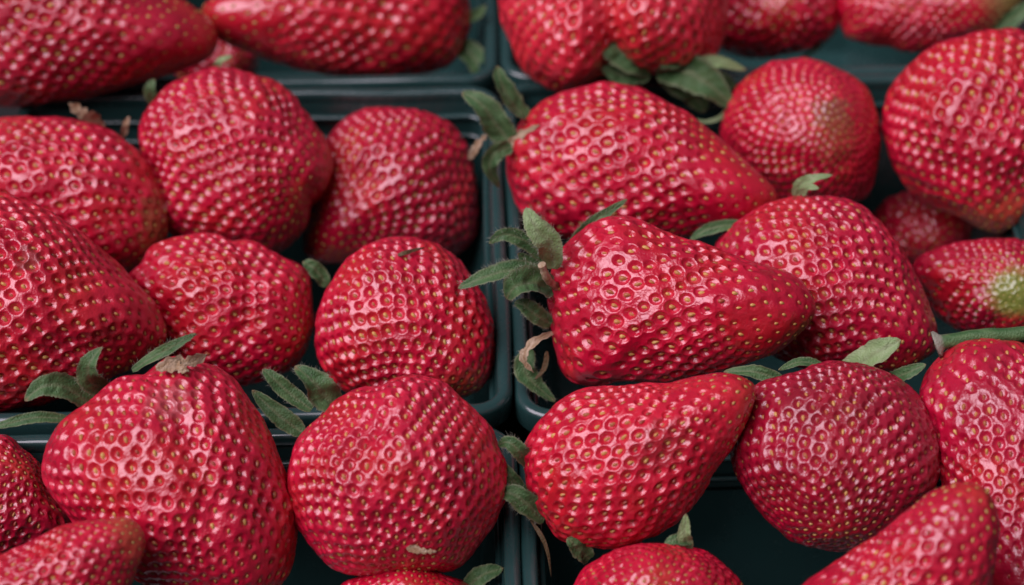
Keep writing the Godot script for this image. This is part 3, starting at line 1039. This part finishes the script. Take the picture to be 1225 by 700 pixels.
	"by": Vector3(0.0041, 0.71506, -0.69905),
	"bz": Vector3(-0.05378, 0.6982, 0.71388),
	"r": [17.2, 19.4, 22.3, 24.7, 22.7, 18.7, 15.8, 14.4, 13.6, 13.2, 13.3, 13.7, 14.6, 15.6, 16.4, 17.4, 18.1, 18.8, 19.5, 19.6, 19.6, 19.6, 19.6, 19.4, 18.5, 17.5, 16.8, 16.3, 15.7, 15.1, 14.7, 14.6, 14.6, 14.6, 15.0, 15.8],
	"tip": Vector3(0.855, 0.453, 0.252), "lt": 23.7, "lb": 19.2, "w": 14.6,
	"sp": 2.77, "tipdense": 0.9, "dimple": 0.27, "n": 80, "warm": 1,
	"color": Color(0.59, 0.0054, 0.0325), "alt": Color(0.7316, 0.0132, 0.0438), "tipcolor": Color(0.6, 0.03, 0.03), "tipr": 0.25,
	"seed_a": Color(0.68, 0.4, 0.11), "seed_b": Color(0.36, 0.06, 0.03), "seed_tip": Color(0.55, 0.36, 0.1),
	"patches": [[Vector3(0.361, 0.12, 0.925), 0.326, Color(0.36, 0.03, 0.035), 0.55]],
	"leaves": [
		{"kind": "green", "w": 3.1, "hair": 60, "p": [Vector3(-17.7, -2.5, -2), Vector3(-19.8, 0.9, 4), Vector3(-22, 2.7, 5), Vector3(-24, 2.1, 3)]},
		{"kind": "green", "w": 4.3, "hair": 60, "p": [Vector3(-15.5, -11.5, 0), Vector3(-18.6, -8.4, 4), Vector3(-21.4, -6.6, 5), Vector3(-24.2, -6.9, 3)]},
		{"kind": "green", "w": 2.5, "p": [Vector3(-18.6, -7.5, -2), Vector3(-21.7, -3.5, 2), Vector3(-23.5, -0.7, 2)]},
		{"kind": "green", "w": 4.0, "p": [Vector3(-7.2, -18.6, 0), Vector3(-9.3, -16.4, 4), Vector3(-11.2, -14.6, 5)]},
		{"kind": "twig", "w": 0.8, "p": [Vector3(-18, -11.5, 1), Vector3(-16.1, -14.3, 1), Vector3(-14.9, -17.4, 0), Vector3(-14.3, -22, -2)]}],
	"label": "bright red berry with blunt tip raised against the broad berry behind it"},
	{"pos": Vector3(0.0602, 0.078, 0.056),
	"bx": Vector3(0.98895, 0.09527, 0.11354),
	"by": Vector3(0.01086, 0.7174, -0.69658),
	"bz": Vector3(-0.14782, 0.69012, 0.70844),
	"r": [19.5, 19.1, 18.9, 18.8, 18.5, 18.0, 17.6, 17.5, 17.4, 17.0, 16.7, 16.7, 17.2, 18.1, 19.4, 19.6, 19.2, 19.4, 19.6, 19.2, 18.6, 18.0, 17.7, 17.6, 17.8, 17.9, 17.8, 17.7, 17.6, 17.5, 17.4, 17.4, 17.8, 18.5, 19.6, 19.8],
	"tip": Vector3(0, -0.68, 0.733), "lt": 21.8, "lb": 17.3, "w": 19.5,
	"sp": 2.64, "tipdense": 0.9, "dimple": 0.27, "n": 80, "warm": 0.2,
	"color": Color(0.295, 0.0042, 0.0225), "alt": Color(0.4248, 0.0072, 0.0338), "tipcolor": Color(0.34, 0.01, 0.022), "tipr": 0.25,
	"seed_a": Color(0.68, 0.4, 0.11), "seed_b": Color(0.36, 0.06, 0.03), "seed_tip": Color(0.55, 0.36, 0.1),
	"leaves": [
		{"kind": "green", "w": 2.0, "p": [Vector3(-2, 16.1, -6), Vector3(-6.4, 17.1, -4), Vector3(-10.8, 15.5, -3)]},
		{"kind": "pale", "w": 5.4, "cup": 0.15, "p": [Vector3(1.2, 15.2, -8), Vector3(5, 17.4, -4), Vector3(8.7, 19.6, -2), Vector3(12, 21.2, -2)]},
		{"kind": "green", "w": 2.8, "p": [Vector3(9.4, 13.8, -7), Vector3(13.3, 15.2, -3), Vector3(16.6, 16.7, -2)]},
		{"kind": "green", "w": 2.8, "p": [Vector3(-9.5, 13.3, -6), Vector3(-15, 15.2, -5), Vector3(-21.2, 15.2, -6)]}],
	"label": "dull maroon round berry beside a broad pale green leaf"},
	{"pos": Vector3(0.091, 0.079, 0.0614),
	"bx": Vector3(0.97474, 0.14356, 0.17108),
	"by": Vector3(0.0178, 0.71367, -0.70026),
	"bz": Vector3(-0.22262, 0.68562, 0.69309),
	"r": [13.7, 13.7, 14.0, 14.6, 15.7, 17.2, 19.0, 20.8, 22.5, 23.4, 24.1, 24.3, 23.4, 22.5, 20.7, 17.1, 14.9, 13.7, 13.0, 12.6, 12.6, 12.8, 13.5, 14.6, 16.5, 19.4, 23.2, 26.6, 27.5, 25.2, 21.9, 19.2, 17.1, 15.6, 14.6, 14.0],
	"tip": Vector3(0.142, -0.948, 0.284), "lt": 26.4, "lb": 23.0, "w": 13.2,
	"sp": 2.53, "tipdense": 0.9, "dimple": 0.27, "n": 72, "warm": 1,
	"color": Color(0.4248, 0.0048, 0.0325), "alt": Color(0.5664, 0.0078, 0.0438), "tipcolor": Color(0.6, 0.03, 0.03), "tipr": 0.25,
	"seed_a": Color(0.68, 0.4, 0.11), "seed_b": Color(0.36, 0.06, 0.03), "seed_tip": Color(0.55, 0.36, 0.1),
	"leaves": [
		{"kind": "green", "w": 2.7, "tube": "knob", "p": [Vector3(8.3, 26.3, -6), Vector3(1.5, 25.3, -5), Vector3(-5.6, 24.8, -4), Vector3(-11.3, 23.7, -3), Vector3(-13.2, 23.1, -3)]}],
	"label": "long berry hanging tip down under a thick cut green stem"},
	{"pos": Vector3(0.066, 0.084, 0.0945),
	"bx": Vector3(0.98436, 0.11325, 0.13497),
	"by": Vector3(0.02333, 0.67551, -0.73698),
	"bz": Vector3(-0.17464, 0.7286, 0.6623),
	"r": [14.9, 15.7, 16.7, 18.3, 19.7, 20.2, 19.3, 16.8, 13.6, 11.6, 10.4, 9.7, 9.4, 9.4, 9.7, 10.4, 11.5, 13.3, 16.1, 19.3, 21.1, 20.3, 18.8, 16.9, 15.3, 14.0, 13.1, 12.5, 12.1, 11.9, 12.0, 12.3, 12.8, 13.3, 13.7, 14.2],
	"tip": Vector3(0.596, 0.745, 0.298), "lt": 19.4, "lb": 16.1, "w": 11.4,
	"sp": 2.56, "tipdense": 0.9, "dimple": 0.27, "n": 60, "warm": 1,
	"color": Color(0.5428, 0.0072, 0.0375), "alt": Color(0.6844, 0.0132, 0.05), "tipcolor": Color(0.6, 0.03, 0.03), "tipr": 0.25,
	"seed_a": Color(0.68, 0.4, 0.11), "seed_b": Color(0.36, 0.06, 0.03), "seed_tip": Color(0.55, 0.36, 0.1),
	"label": "pink-red berry with raised blunt tip leaning on the long stemmed berry"},
	{"pos": Vector3(0.0262, 0.068, 0.0835),
	"bx": Vector3(0.99773, 0.04333, 0.05164),
	"by": Vector3(0.00949, 0.66811, -0.74401),
	"bz": Vector3(-0.06673, 0.7428, 0.66618),
	"r": [15.8, 15.3, 14.5, 13.6, 12.7, 11.8, 10.9, 10.4, 10.0, 10.0, 10.2, 10.5, 11.0, 11.7, 12.5, 13.5, 14.8, 15.5, 15.9, 15.6, 14.7, 13.6, 12.5, 11.5, 10.7, 10.3, 10.0, 10.0, 10.1, 10.4, 11.0, 11.8, 12.9, 14.0, 14.7, 15.4],
	"tip": Vector3(0, 0.206, 0.979), "lt": 17.4, "lb": 14.1, "w": 15.8,
	"sp": 2.24, "tipdense": 0.9, "dimple": 0.27, "n": 56, "warm": 1,
	"color": Color(0.5428, 0.0048, 0.035), "alt": Color(0.6844, 0.0084, 0.045), "tipcolor": Color(0.6, 0.03, 0.03), "tipr": 0.25,
	"seed_a": Color(0.68, 0.4, 0.11), "seed_b": Color(0.36, 0.06, 0.03), "seed_tip": Color(0.55, 0.36, 0.1),
	"leaves": [
		{"kind": "pale", "w": 2.7, "p": [Vector3(5.5, 8.9, 2), Vector3(4.6, 11.4, 5), Vector3(4.9, 15.3, 7)]},
		{"kind": "green", "w": 2.1, "p": [Vector3(5.8, 10.2, 3), Vector3(3.1, 10.8, 5), Vector3(1, 9.8, 5)]}],
	"label": "low berry under the bright red one with a pale upright sepal behind"},
	{"pos": Vector3(-0.0985, 0.072, -0.0315),
	"bx": Vector3(0.979, -0.13104, -0.15617),
	"by": Vector3(0.00918, 0.7936, -0.60838),
	"bz": Vector3(0.20365, 0.59417, 0.77813),
	"r": [21.5, 20.5, 19.7, 18.9, 18.1, 17.6, 17.1, 16.5, 16.2, 16.3, 16.8, 17.6, 19.1, 20.7, 21.7, 22.8, 23.3, 23.1, 22.5, 21.7, 20.5, 18.9, 17.5, 16.5, 15.8, 15.4, 15.4, 15.7, 16.5, 17.8, 19.8, 22.0, 23.0, 23.4, 23.0, 22.3],
	"tip": Vector3(0.816, -0.432, 0.384), "lt": 22.5, "lb": 21.7, "w": 16.3,
	"sp": 3.11, "tipdense": 0.9, "dimple": 0.27, "n": 72, "warm": 1,
	"color": Color(0.5428, 0.0048, 0.035), "alt": Color(0.6844, 0.0084, 0.045), "tipcolor": Color(0.6, 0.03, 0.03), "tipr": 0.25,
	"seed_a": Color(0.68, 0.4, 0.11), "seed_b": Color(0.36, 0.06, 0.03), "seed_tip": Color(0.55, 0.36, 0.1),
	"patches": [[Vector3(0.868, -0.242, 0.434), 0.311, Color(0.34, 0.12, 0.04), 0.7]],
	"leaves": [
		{"kind": "dry", "w": 3.7, "cup": 0.7, "p": [Vector3(9.1, 14.4, -5), Vector3(5.3, 16.6, -1), Vector3(1.6, 19.6, 0)]},
		{"kind": "dry", "w": 1.7, "p": [Vector3(13.5, 12.5, -6), Vector3(13.9, 15.1, -3), Vector3(14.7, 17, -2)]}],
	"label": "berry with olive-tinged shoulder and tan dried calyx crumbs behind it"},
	{"pos": Vector3(-0.0618, 0.072, -0.0427),
	"bx": Vector3(0.99186, -0.08184, -0.09754),
	"by": Vector3(0.00759, 0.8027, -0.59634),
	"bz": Vector3(0.1271, 0.59075, 0.79678),
	"r": [22.0, 21.3, 20.4, 19.7, 19.4, 19.8, 20.1, 20.0, 20.0, 20.6, 21.5, 21.8, 22.0, 22.2, 22.4, 22.3, 21.9, 21.1, 19.8, 19.3, 19.4, 19.8, 20.6, 21.1, 20.8, 20.4, 20.3, 20.6, 21.2, 21.9, 22.3, 21.7, 21.0, 20.7, 21.2, 22.0],
	"tip": Vector3(0.661, -0.356, 0.661), "lt": 21.7, "lb": 20.5, "w": 20.4,
	"sp": 3.07, "tipdense": 0.9, "dimple": 0.27, "n": 80, "warm": 1,
	"color": Color(0.5428, 0.0054, 0.0375), "alt": Color(0.6608, 0.0108, 0.0525), "tipcolor": Color(0.6, 0.03, 0.03), "tipr": 0.25,
	"seed_a": Color(0.68, 0.4, 0.11), "seed_b": Color(0.36, 0.06, 0.03), "seed_tip": Color(0.55, 0.36, 0.1),
	"creases": [[Vector3(0.497, 0.845, -0.199), Vector3(0.844, -0.447, 0.298), 0.07, 0.14]],
	"leaves": [
		{"kind": "pale", "w": 1.7, "p": [Vector3(-4.2, 20.7, -6), Vector3(-3, 22.6, -3), Vector3(-0.4, 23.7, -2)]},
		{"kind": "green", "w": 3.0, "p": [Vector3(-17.7, 13.2, -8), Vector3(-18.8, 15.8, -6), Vector3(-17.7, 18.4, -6)]}],
	"label": "large pale-ridged berry with a side bump leaning on the back rim"},
	{"pos": Vector3(-0.0276, 0.057, -0.0519),
	"bx": Vector3(0.99847, -0.03551, -0.04232),
	"by": Vector3(0.00259, 0.79528, -0.60624),
	"bz": Vector3(0.05519, 0.6052, 0.79416),
	"r": [19.6, 19.4, 19.5, 19.9, 20.2, 20.2, 19.8, 19.4, 19.2, 19.2, 19.3, 19.5, 19.5, 19.7, 19.4, 18.8, 18.5, 18.3, 18.5, 19.1, 20.5, 23.4, 24.5, 21.9, 19.1, 17.5, 16.6, 16.3, 16.3, 17.0, 18.1, 19.9, 21.6, 21.9, 21.3, 20.2],
	"tip": Vector3(-0.521, -0.677, 0.521), "lt": 21.7, "lb": 19.6, "w": 20.5,
	"sp": 2.89, "tipdense": 0.9, "dimple": 0.27, "n": 68, "warm": 1,
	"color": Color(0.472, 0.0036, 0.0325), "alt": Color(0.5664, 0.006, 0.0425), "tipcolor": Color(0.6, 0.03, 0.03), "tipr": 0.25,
	"seed_a": Color(0.68, 0.4, 0.11), "seed_b": Color(0.36, 0.06, 0.03), "seed_tip": Color(0.55, 0.36, 0.1),
	"label": "shaded dark berry between the bumped berry and the centre rim"},
	{"pos": Vector3(-0.0977, 0.077, 0.0139),
	"bx": Vector3(0.97566, -0.14096, -0.16799),
	"by": Vector3(-0.00175, 0.761, -0.64874),
	"bz": Vector3(0.21928, 0.63325, 0.74223),
	"r": [26.6, 23.8, 21.6, 20.2, 19.3, 19.0, 19.3, 20.0, 21.1, 22.5, 23.7, 24.2, 24.2, 23.5, 23.0, 22.5, 22.3, 22.3, 22.5, 22.8, 23.4, 23.9, 24.2, 24.2, 23.5, 21.9, 20.7, 19.8, 19.4, 19.2, 19.5, 20.3, 21.8, 24.1, 27.3, 28.6],
	"tip": Vector3(0.877, -0.439, 0.195), "lt": 25.1, "lb": 22.3, "w": 21.2,
	"sp": 3.11, "tipdense": 0.9, "dimple": 0.27, "n": 84, "warm": 1,
	"color": Color(0.5428, 0.006, 0.035), "alt": Color(0.708, 0.0144, 0.045), "tipcolor": Color(0.6, 0.03, 0.03), "tipr": 0.25,
	"seed_a": Color(0.68, 0.4, 0.11), "seed_b": Color(0.36, 0.06, 0.03), "seed_tip": Color(0.55, 0.36, 0.1),
	"patches": [[Vector3(0.027, 0.463, 0.886), 0.138, Color(0.26, 0.07, 0.06), 0.6], [Vector3(0.642, -0.207, 0.738), 0.173, Color(0.36, 0.02, 0.02), 0.4]],
	"label": "big bright berry sloping down to a blunt tip by small green leaves"},
	{"pos": Vector3(-0.0604, 0.065, -0.0006),
	"bx": Vector3(0.99125, -0.08483, -0.10109),
	"by": Vector3(-0.001, 0.76119, -0.64852),
	"bz": Vector3(0.13196, 0.64295, 0.75445),
	"r": [18.7, 18.9, 19.1, 18.2, 16.8, 15.8, 15.5, 15.3, 15.2, 15.4, 15.9, 16.7, 17.9, 19.2, 20.0, 19.7, 21.0, 19.3, 17.6, 16.5, 16.0, 16.2, 16.5, 16.7, 16.9, 17.0, 16.9, 16.8, 16.8, 17.1, 17.4, 17.8, 18.5, 19.0, 18.9, 18.7],
	"tip": Vector3(0.844, -0.298, 0.447), "lt": 18.8, "lb": 19.6, "w": 16.1,
	"sp": 2.98, "tipdense": 0.9, "dimple": 0.27, "n": 80, "warm": 1,
	"color": Color(0.5428, 0.0048, 0.035), "alt": Color(0.6844, 0.0084, 0.045), "tipcolor": Color(0.6, 0.03, 0.03), "tipr": 0.25,
	"seed_a": Color(0.68, 0.4, 0.11), "seed_b": Color(0.36, 0.06, 0.03), "seed_tip": Color(0.55, 0.36, 0.1),
	"creases": [[Vector3(0.949, -0.1, -0.3), Vector3(0.309, 0.722, 0.619), 0.06, 0.14]],
	"label": "squarish berry with deep dimples wedged behind the withered-stem berry"},
	{"pos": Vector3(-0.0218, 0.07, 0.0101),
	"bx": Vector3(0.99879, -0.03161, -0.03767),
	"by": Vector3(-0.00072, 0.75651, -0.65398),
	"bz": Vector3(0.04917, 0.65321, 0.75558),
	"r": [18.0, 17.5, 17.1, 16.6, 16.6, 16.9, 17.3, 17.7, 17.8, 17.8, 17.8, 17.9, 18.1, 18.0, 17.5, 17.4, 17.8, 18.1, 18.4, 18.8, 18.9, 19.0, 18.6, 17.7, 16.8, 16.0, 15.6, 15.6, 15.9, 16.7, 17.9, 19.1, 19.9, 19.9, 19.3, 18.6],
	"tip": Vector3(0.503, -0.704, 0.503), "lt": 19.9, "lb": 17.5, "w": 17.7,
	"sp": 2.90, "tipdense": 0.9, "dimple": 0.27, "n": 80, "warm": 1,
	"color": Color(0.5428, 0.0048, 0.035), "alt": Color(0.6844, 0.0084, 0.045), "tipcolor": Color(0.6, 0.06, 0.035), "tipr": 0.45,
	"seed_a": Color(0.68, 0.4, 0.11), "seed_b": Color(0.36, 0.06, 0.03), "seed_tip": Color(0.55, 0.36, 0.1),
	"leaves": [
		{"kind": "green", "w": 3.4, "p": [Vector3(-16.3, 8.2, -12), Vector3(-19, 11.7, -10), Vector3(-21.4, 13, -10)]},
		{"kind": "twig", "w": 0.9, "p": [Vector3(-1.5, 13.7, 11.6), Vector3(0.5, 14.4, 11.3), Vector3(3.9, 15.4, 8.1)]}],
	"label": "berry beside the centre rim with a dark twig scrap on top"},
	{"pos": Vector3(-0.0612, 0.078, 0.0633),
	"bx": Vector3(0.9883, -0.09802, -0.11682),
	"by": Vector3(-0.0131, 0.70865, -0.70544),
	"bz": Vector3(0.15193, 0.69872, 0.69908),
	"r": [20.2, 19.4, 19.0, 19.0, 19.3, 20.1, 21.1, 21.8, 22.3, 22.7, 22.6, 22.2, 22.1, 22.1, 22.3, 23.2, 24.0, 24.6, 23.9, 22.0, 20.0, 19.0, 18.5, 18.5, 19.0, 19.7, 20.2, 20.8, 21.6, 22.9, 24.4, 25.9, 25.7, 24.2, 22.8, 21.4],
	"tip": Vector3(0.346, -0.89, 0.297), "lt": 22.9, "lb": 21.8, "w": 19.5,
	"sp": 2.83, "tipdense": 0.9, "dimple": 0.27, "n": 92, "warm": 1,
	"color": Color(0.5664, 0.006, 0.0375), "alt": Color(0.708, 0.0108, 0.05), "tipcolor": Color(0.6, 0.03, 0.03), "tipr": 0.25,
	"seed_a": Color(0.68, 0.4, 0.11), "seed_b": Color(0.36, 0.06, 0.03), "seed_tip": Color(0.55, 0.36, 0.1),
	"patches": [[Vector3(-0.06, 0.731, 0.68), 0.254, Color(0.55, 0.17, 0.17), 0.4]],
	"creases": [[Vector3(0.932, 0.301, -0.201), Vector3(0.104, 0.777, 0.621), 0.07, 0.14]],
	"leaves": [
		{"kind": "dry", "w": 3.1, "p": [Vector3(-3.9, 20.2, 9.1), Vector3(-0.8, 21, 9.3), Vector3(2.3, 21.4, 8), Vector3(5.3, 23, 4)]},
		{"kind": "dry", "w": 2.2, "p": [Vector3(-1.3, 21.1, 7.4), Vector3(0.5, 20.2, 10.1), Vector3(2, 19.6, 10)]},
		{"kind": "green", "w": 4.4, "roll": -20, "hair": 60, "p": [Vector3(-12.9, 17.1, -6), Vector3(-15.7, 18.3, 0), Vector3(-16, 21.4, 3), Vector3(-13.5, 24.5, 3)]},
		{"kind": "green", "w": 4.7, "p": [Vector3(-15.7, 14.3, -4), Vector3(-20.4, 17.4, 0), Vector3(-24.4, 17.4, 1), Vector3(-27.5, 14.9, 0)]},
		{"kind": "green", "w": 2.3, "hair": 60, "p": [Vector3(-8.3, 20.5, -3), Vector3(-3.6, 23.3, 0), Vector3(0.1, 25.2, 2), Vector3(3.3, 27, 2)]},
		{"kind": "green", "w": 2.3, "p": [Vector3(-19.4, 11.5, -3), Vector3(-25, 11.9, -1), Vector3(-30, 11, -1), Vector3(-34.7, 9.8, -2)]}],
	"label": "large berry with withered tan stem end and a pale bruise near it"},
	{"pos": Vector3(-0.0211, 0.078, 0.0628),
	"bx": Vector3(0.99859, -0.03413, -0.04067),
	"by": Vector3(-0.00456, 0.70805, -0.70615),
	"bz": Vector3(0.05289, 0.70534, 0.7069),
	"r": [20.2, 20.1, 19.7, 19.7, 19.3, 19.0, 19.3, 19.4, 19.3, 19.1, 18.7, 18.4, 18.1, 18.1, 18.4, 19.2, 19.8, 20.1, 20.3, 20.2, 20.0, 20.1, 20.0, 20.0, 19.4, 18.8, 18.2, 17.6, 17.4, 17.9, 19.2, 19.5, 19.5, 19.7, 19.7, 19.9],
	"tip": Vector3(0.122, -0.896, 0.428), "lt": 19.0, "lb": 18.7, "w": 20.1,
	"sp": 2.61, "tipdense": 0.9, "dimple": 0.27, "n": 84, "warm": 1,
	"color": Color(0.5428, 0.006, 0.0375), "alt": Color(0.6844, 0.012, 0.0525), "tipcolor": Color(0.6, 0.03, 0.03), "tipr": 0.25,
	"seed_a": Color(0.68, 0.4, 0.11), "seed_b": Color(0.36, 0.06, 0.03), "seed_tip": Color(0.55, 0.36, 0.1),
	"creases": [[Vector3(0.951, 0.098, 0.294), Vector3(-0.309, 0.619, 0.722), 0.07, 0.2]],
	"leaves": [
		{"kind": "green", "w": 5.9, "roll": 10, "hair": 90, "p": [Vector3(-9.7, 12.6, -1), Vector3(-12.8, 15, 2), Vector3(-15.5, 18.1, 4), Vector3(-18.6, 20.6, 3)]},
		{"kind": "green", "w": 3.4, "hair": 40, "p": [Vector3(-15.8, 12.9, -4), Vector3(-19.9, 16, -3), Vector3(-22.9, 18.7, -2), Vector3(-24.8, 20.3, -2)]},
		{"kind": "green", "w": 4.0, "p": [Vector3(-17.4, 8.6, -6), Vector3(-22, 12, -5), Vector3(-26.9, 16.6, -5)]},
		{"kind": "dry", "w": 1.5, "p": [Vector3(1.7, -12.1, 14.1), Vector3(4.6, -12.7, 13.3), Vector3(7, -12.8, 12.6)]}],
	"label": "heart-shaped berry with a small tan scar at its tip"},
	{"pos": Vector3(-0.0975, 0.064, 0.0552),
	"bx": Vector3(0.97305, -0.14823, -0.17666),
	"by": Vector3(-0.02175, 0.70365, -0.71021),
	"bz": Vector3(0.22958, 0.69491, 0.68146),
	"r": [11.9, 10.6, 10.1, 10.1, 10.3, 10.5, 10.9, 11.4, 12.5, 13.0, 13.0, 13.1, 13.3, 13.3, 13.3, 13.4, 13.5, 13.5, 13.0, 12.5, 12.1, 11.8, 11.8, 11.8, 11.6, 11.2, 10.9, 10.8, 11.0, 11.5, 12.2, 13.3, 14.7, 16.0, 16.0, 14.1],
	"tip": Vector3(0.303, 0.505, 0.808), "lt": 14.4, "lb": 12.6, "w": 14.6,
	"sp": 2.54, "tipdense": 0.9, "dimple": 0.27, "n": 56, "warm": 1,
	"color": Color(0.4484, 0.0048, 0.0325), "alt": Color(0.5428, 0.0072, 0.04), "tipcolor": Color(0.6, 0.03, 0.03), "tipr": 0.25,
	"seed_a": Color(0.68, 0.4, 0.11), "seed_b": Color(0.36, 0.06, 0.03), "seed_tip": Color(0.55, 0.36, 0.1),
	"label": "dark berry half hidden beneath the berry with the withered stem"},
	{"pos": Vector3(-0.079, 0.082, 0.0922),
	"bx": Vector3(0.97816, -0.13362, -0.15924),
	"by": Vector3(-0.02718, 0.67726, -0.73524),
	"bz": Vector3(0.20609, 0.72351, 0.65883),
	"r": [13.7, 14.7, 16.1, 17.2, 16.5, 14.3, 12.4, 10.9, 9.9, 9.1, 8.5, 8.2, 8.1, 8.4, 9.1, 10.2, 11.8, 14.2, 16.6, 17.4, 16.6, 15.3, 13.8, 12.5, 11.5, 10.8, 10.4, 10.2, 10.1, 10.0, 10.1, 10.4, 10.8, 11.4, 12.0, 12.7],
	"tip": Vector3(0.858, 0.477, 0.191), "lt": 16.9, "lb": 15.2, "w": 9.1,
	"sp": 2.01, "tipdense": 0.9, "dimple": 0.27, "n": 56, "warm": 1,
	"color": Color(0.5428, 0.0048, 0.035), "alt": Color(0.6844, 0.0084, 0.045), "tipcolor": Color(0.5, 0.07, 0.035), "tipr": 0.45,
	"seed_a": Color(0.68, 0.4, 0.11), "seed_b": Color(0.36, 0.06, 0.03), "seed_tip": Color(0.45, 0.34, 0.1),
	"label": "berry with olive-seeded blunt tip leaning against the withered-stem berry"},
	{"pos": Vector3(-0.0194, 0.06, 0.0788),
	"bx": Vector3(0.9988, -0.03152, -0.03756),
	"by": Vector3(-0.00714, 0.66445, -0.7473),
	"bz": Vector3(0.04851, 0.74667, 0.66343),
	"r": [14.7, 14.4, 12.9, 11.4, 9.9, 8.9, 8.2, 7.8, 7.7, 7.7, 7.9, 8.3, 8.7, 9.3, 10.3, 11.7, 13.1, 14.4, 14.4, 13.9, 12.9, 11.4, 10.1, 9.2, 8.6, 8.2, 7.9, 7.9, 7.9, 8.1, 8.5, 9.1, 10.0, 11.3, 13.1, 14.3],
	"tip": Vector3(0.105, 0.314, 0.943), "lt": 14.1, "lb": 11.5, "w": 13.3,
	"sp": 2.14, "tipdense": 0.9, "dimple": 0.27, "n": 48, "warm": 1,
	"color": Color(0.5428, 0.0048, 0.035), "alt": Color(0.6844, 0.0084, 0.045), "tipcolor": Color(0.6, 0.03, 0.03), "tipr": 0.25,
	"seed_a": Color(0.68, 0.4, 0.11), "seed_b": Color(0.36, 0.06, 0.03), "seed_tip": Color(0.55, 0.36, 0.1),
	"leaves": [
		{"kind": "green", "w": 3.7, "p": [Vector3(10.9, 3.9, 1), Vector3(13.9, 6.4, 4), Vector3(17.7, 7.6, 3)]}],
	"label": "berry mostly hidden under the heart-shaped berry beside a dark leaf"},
]
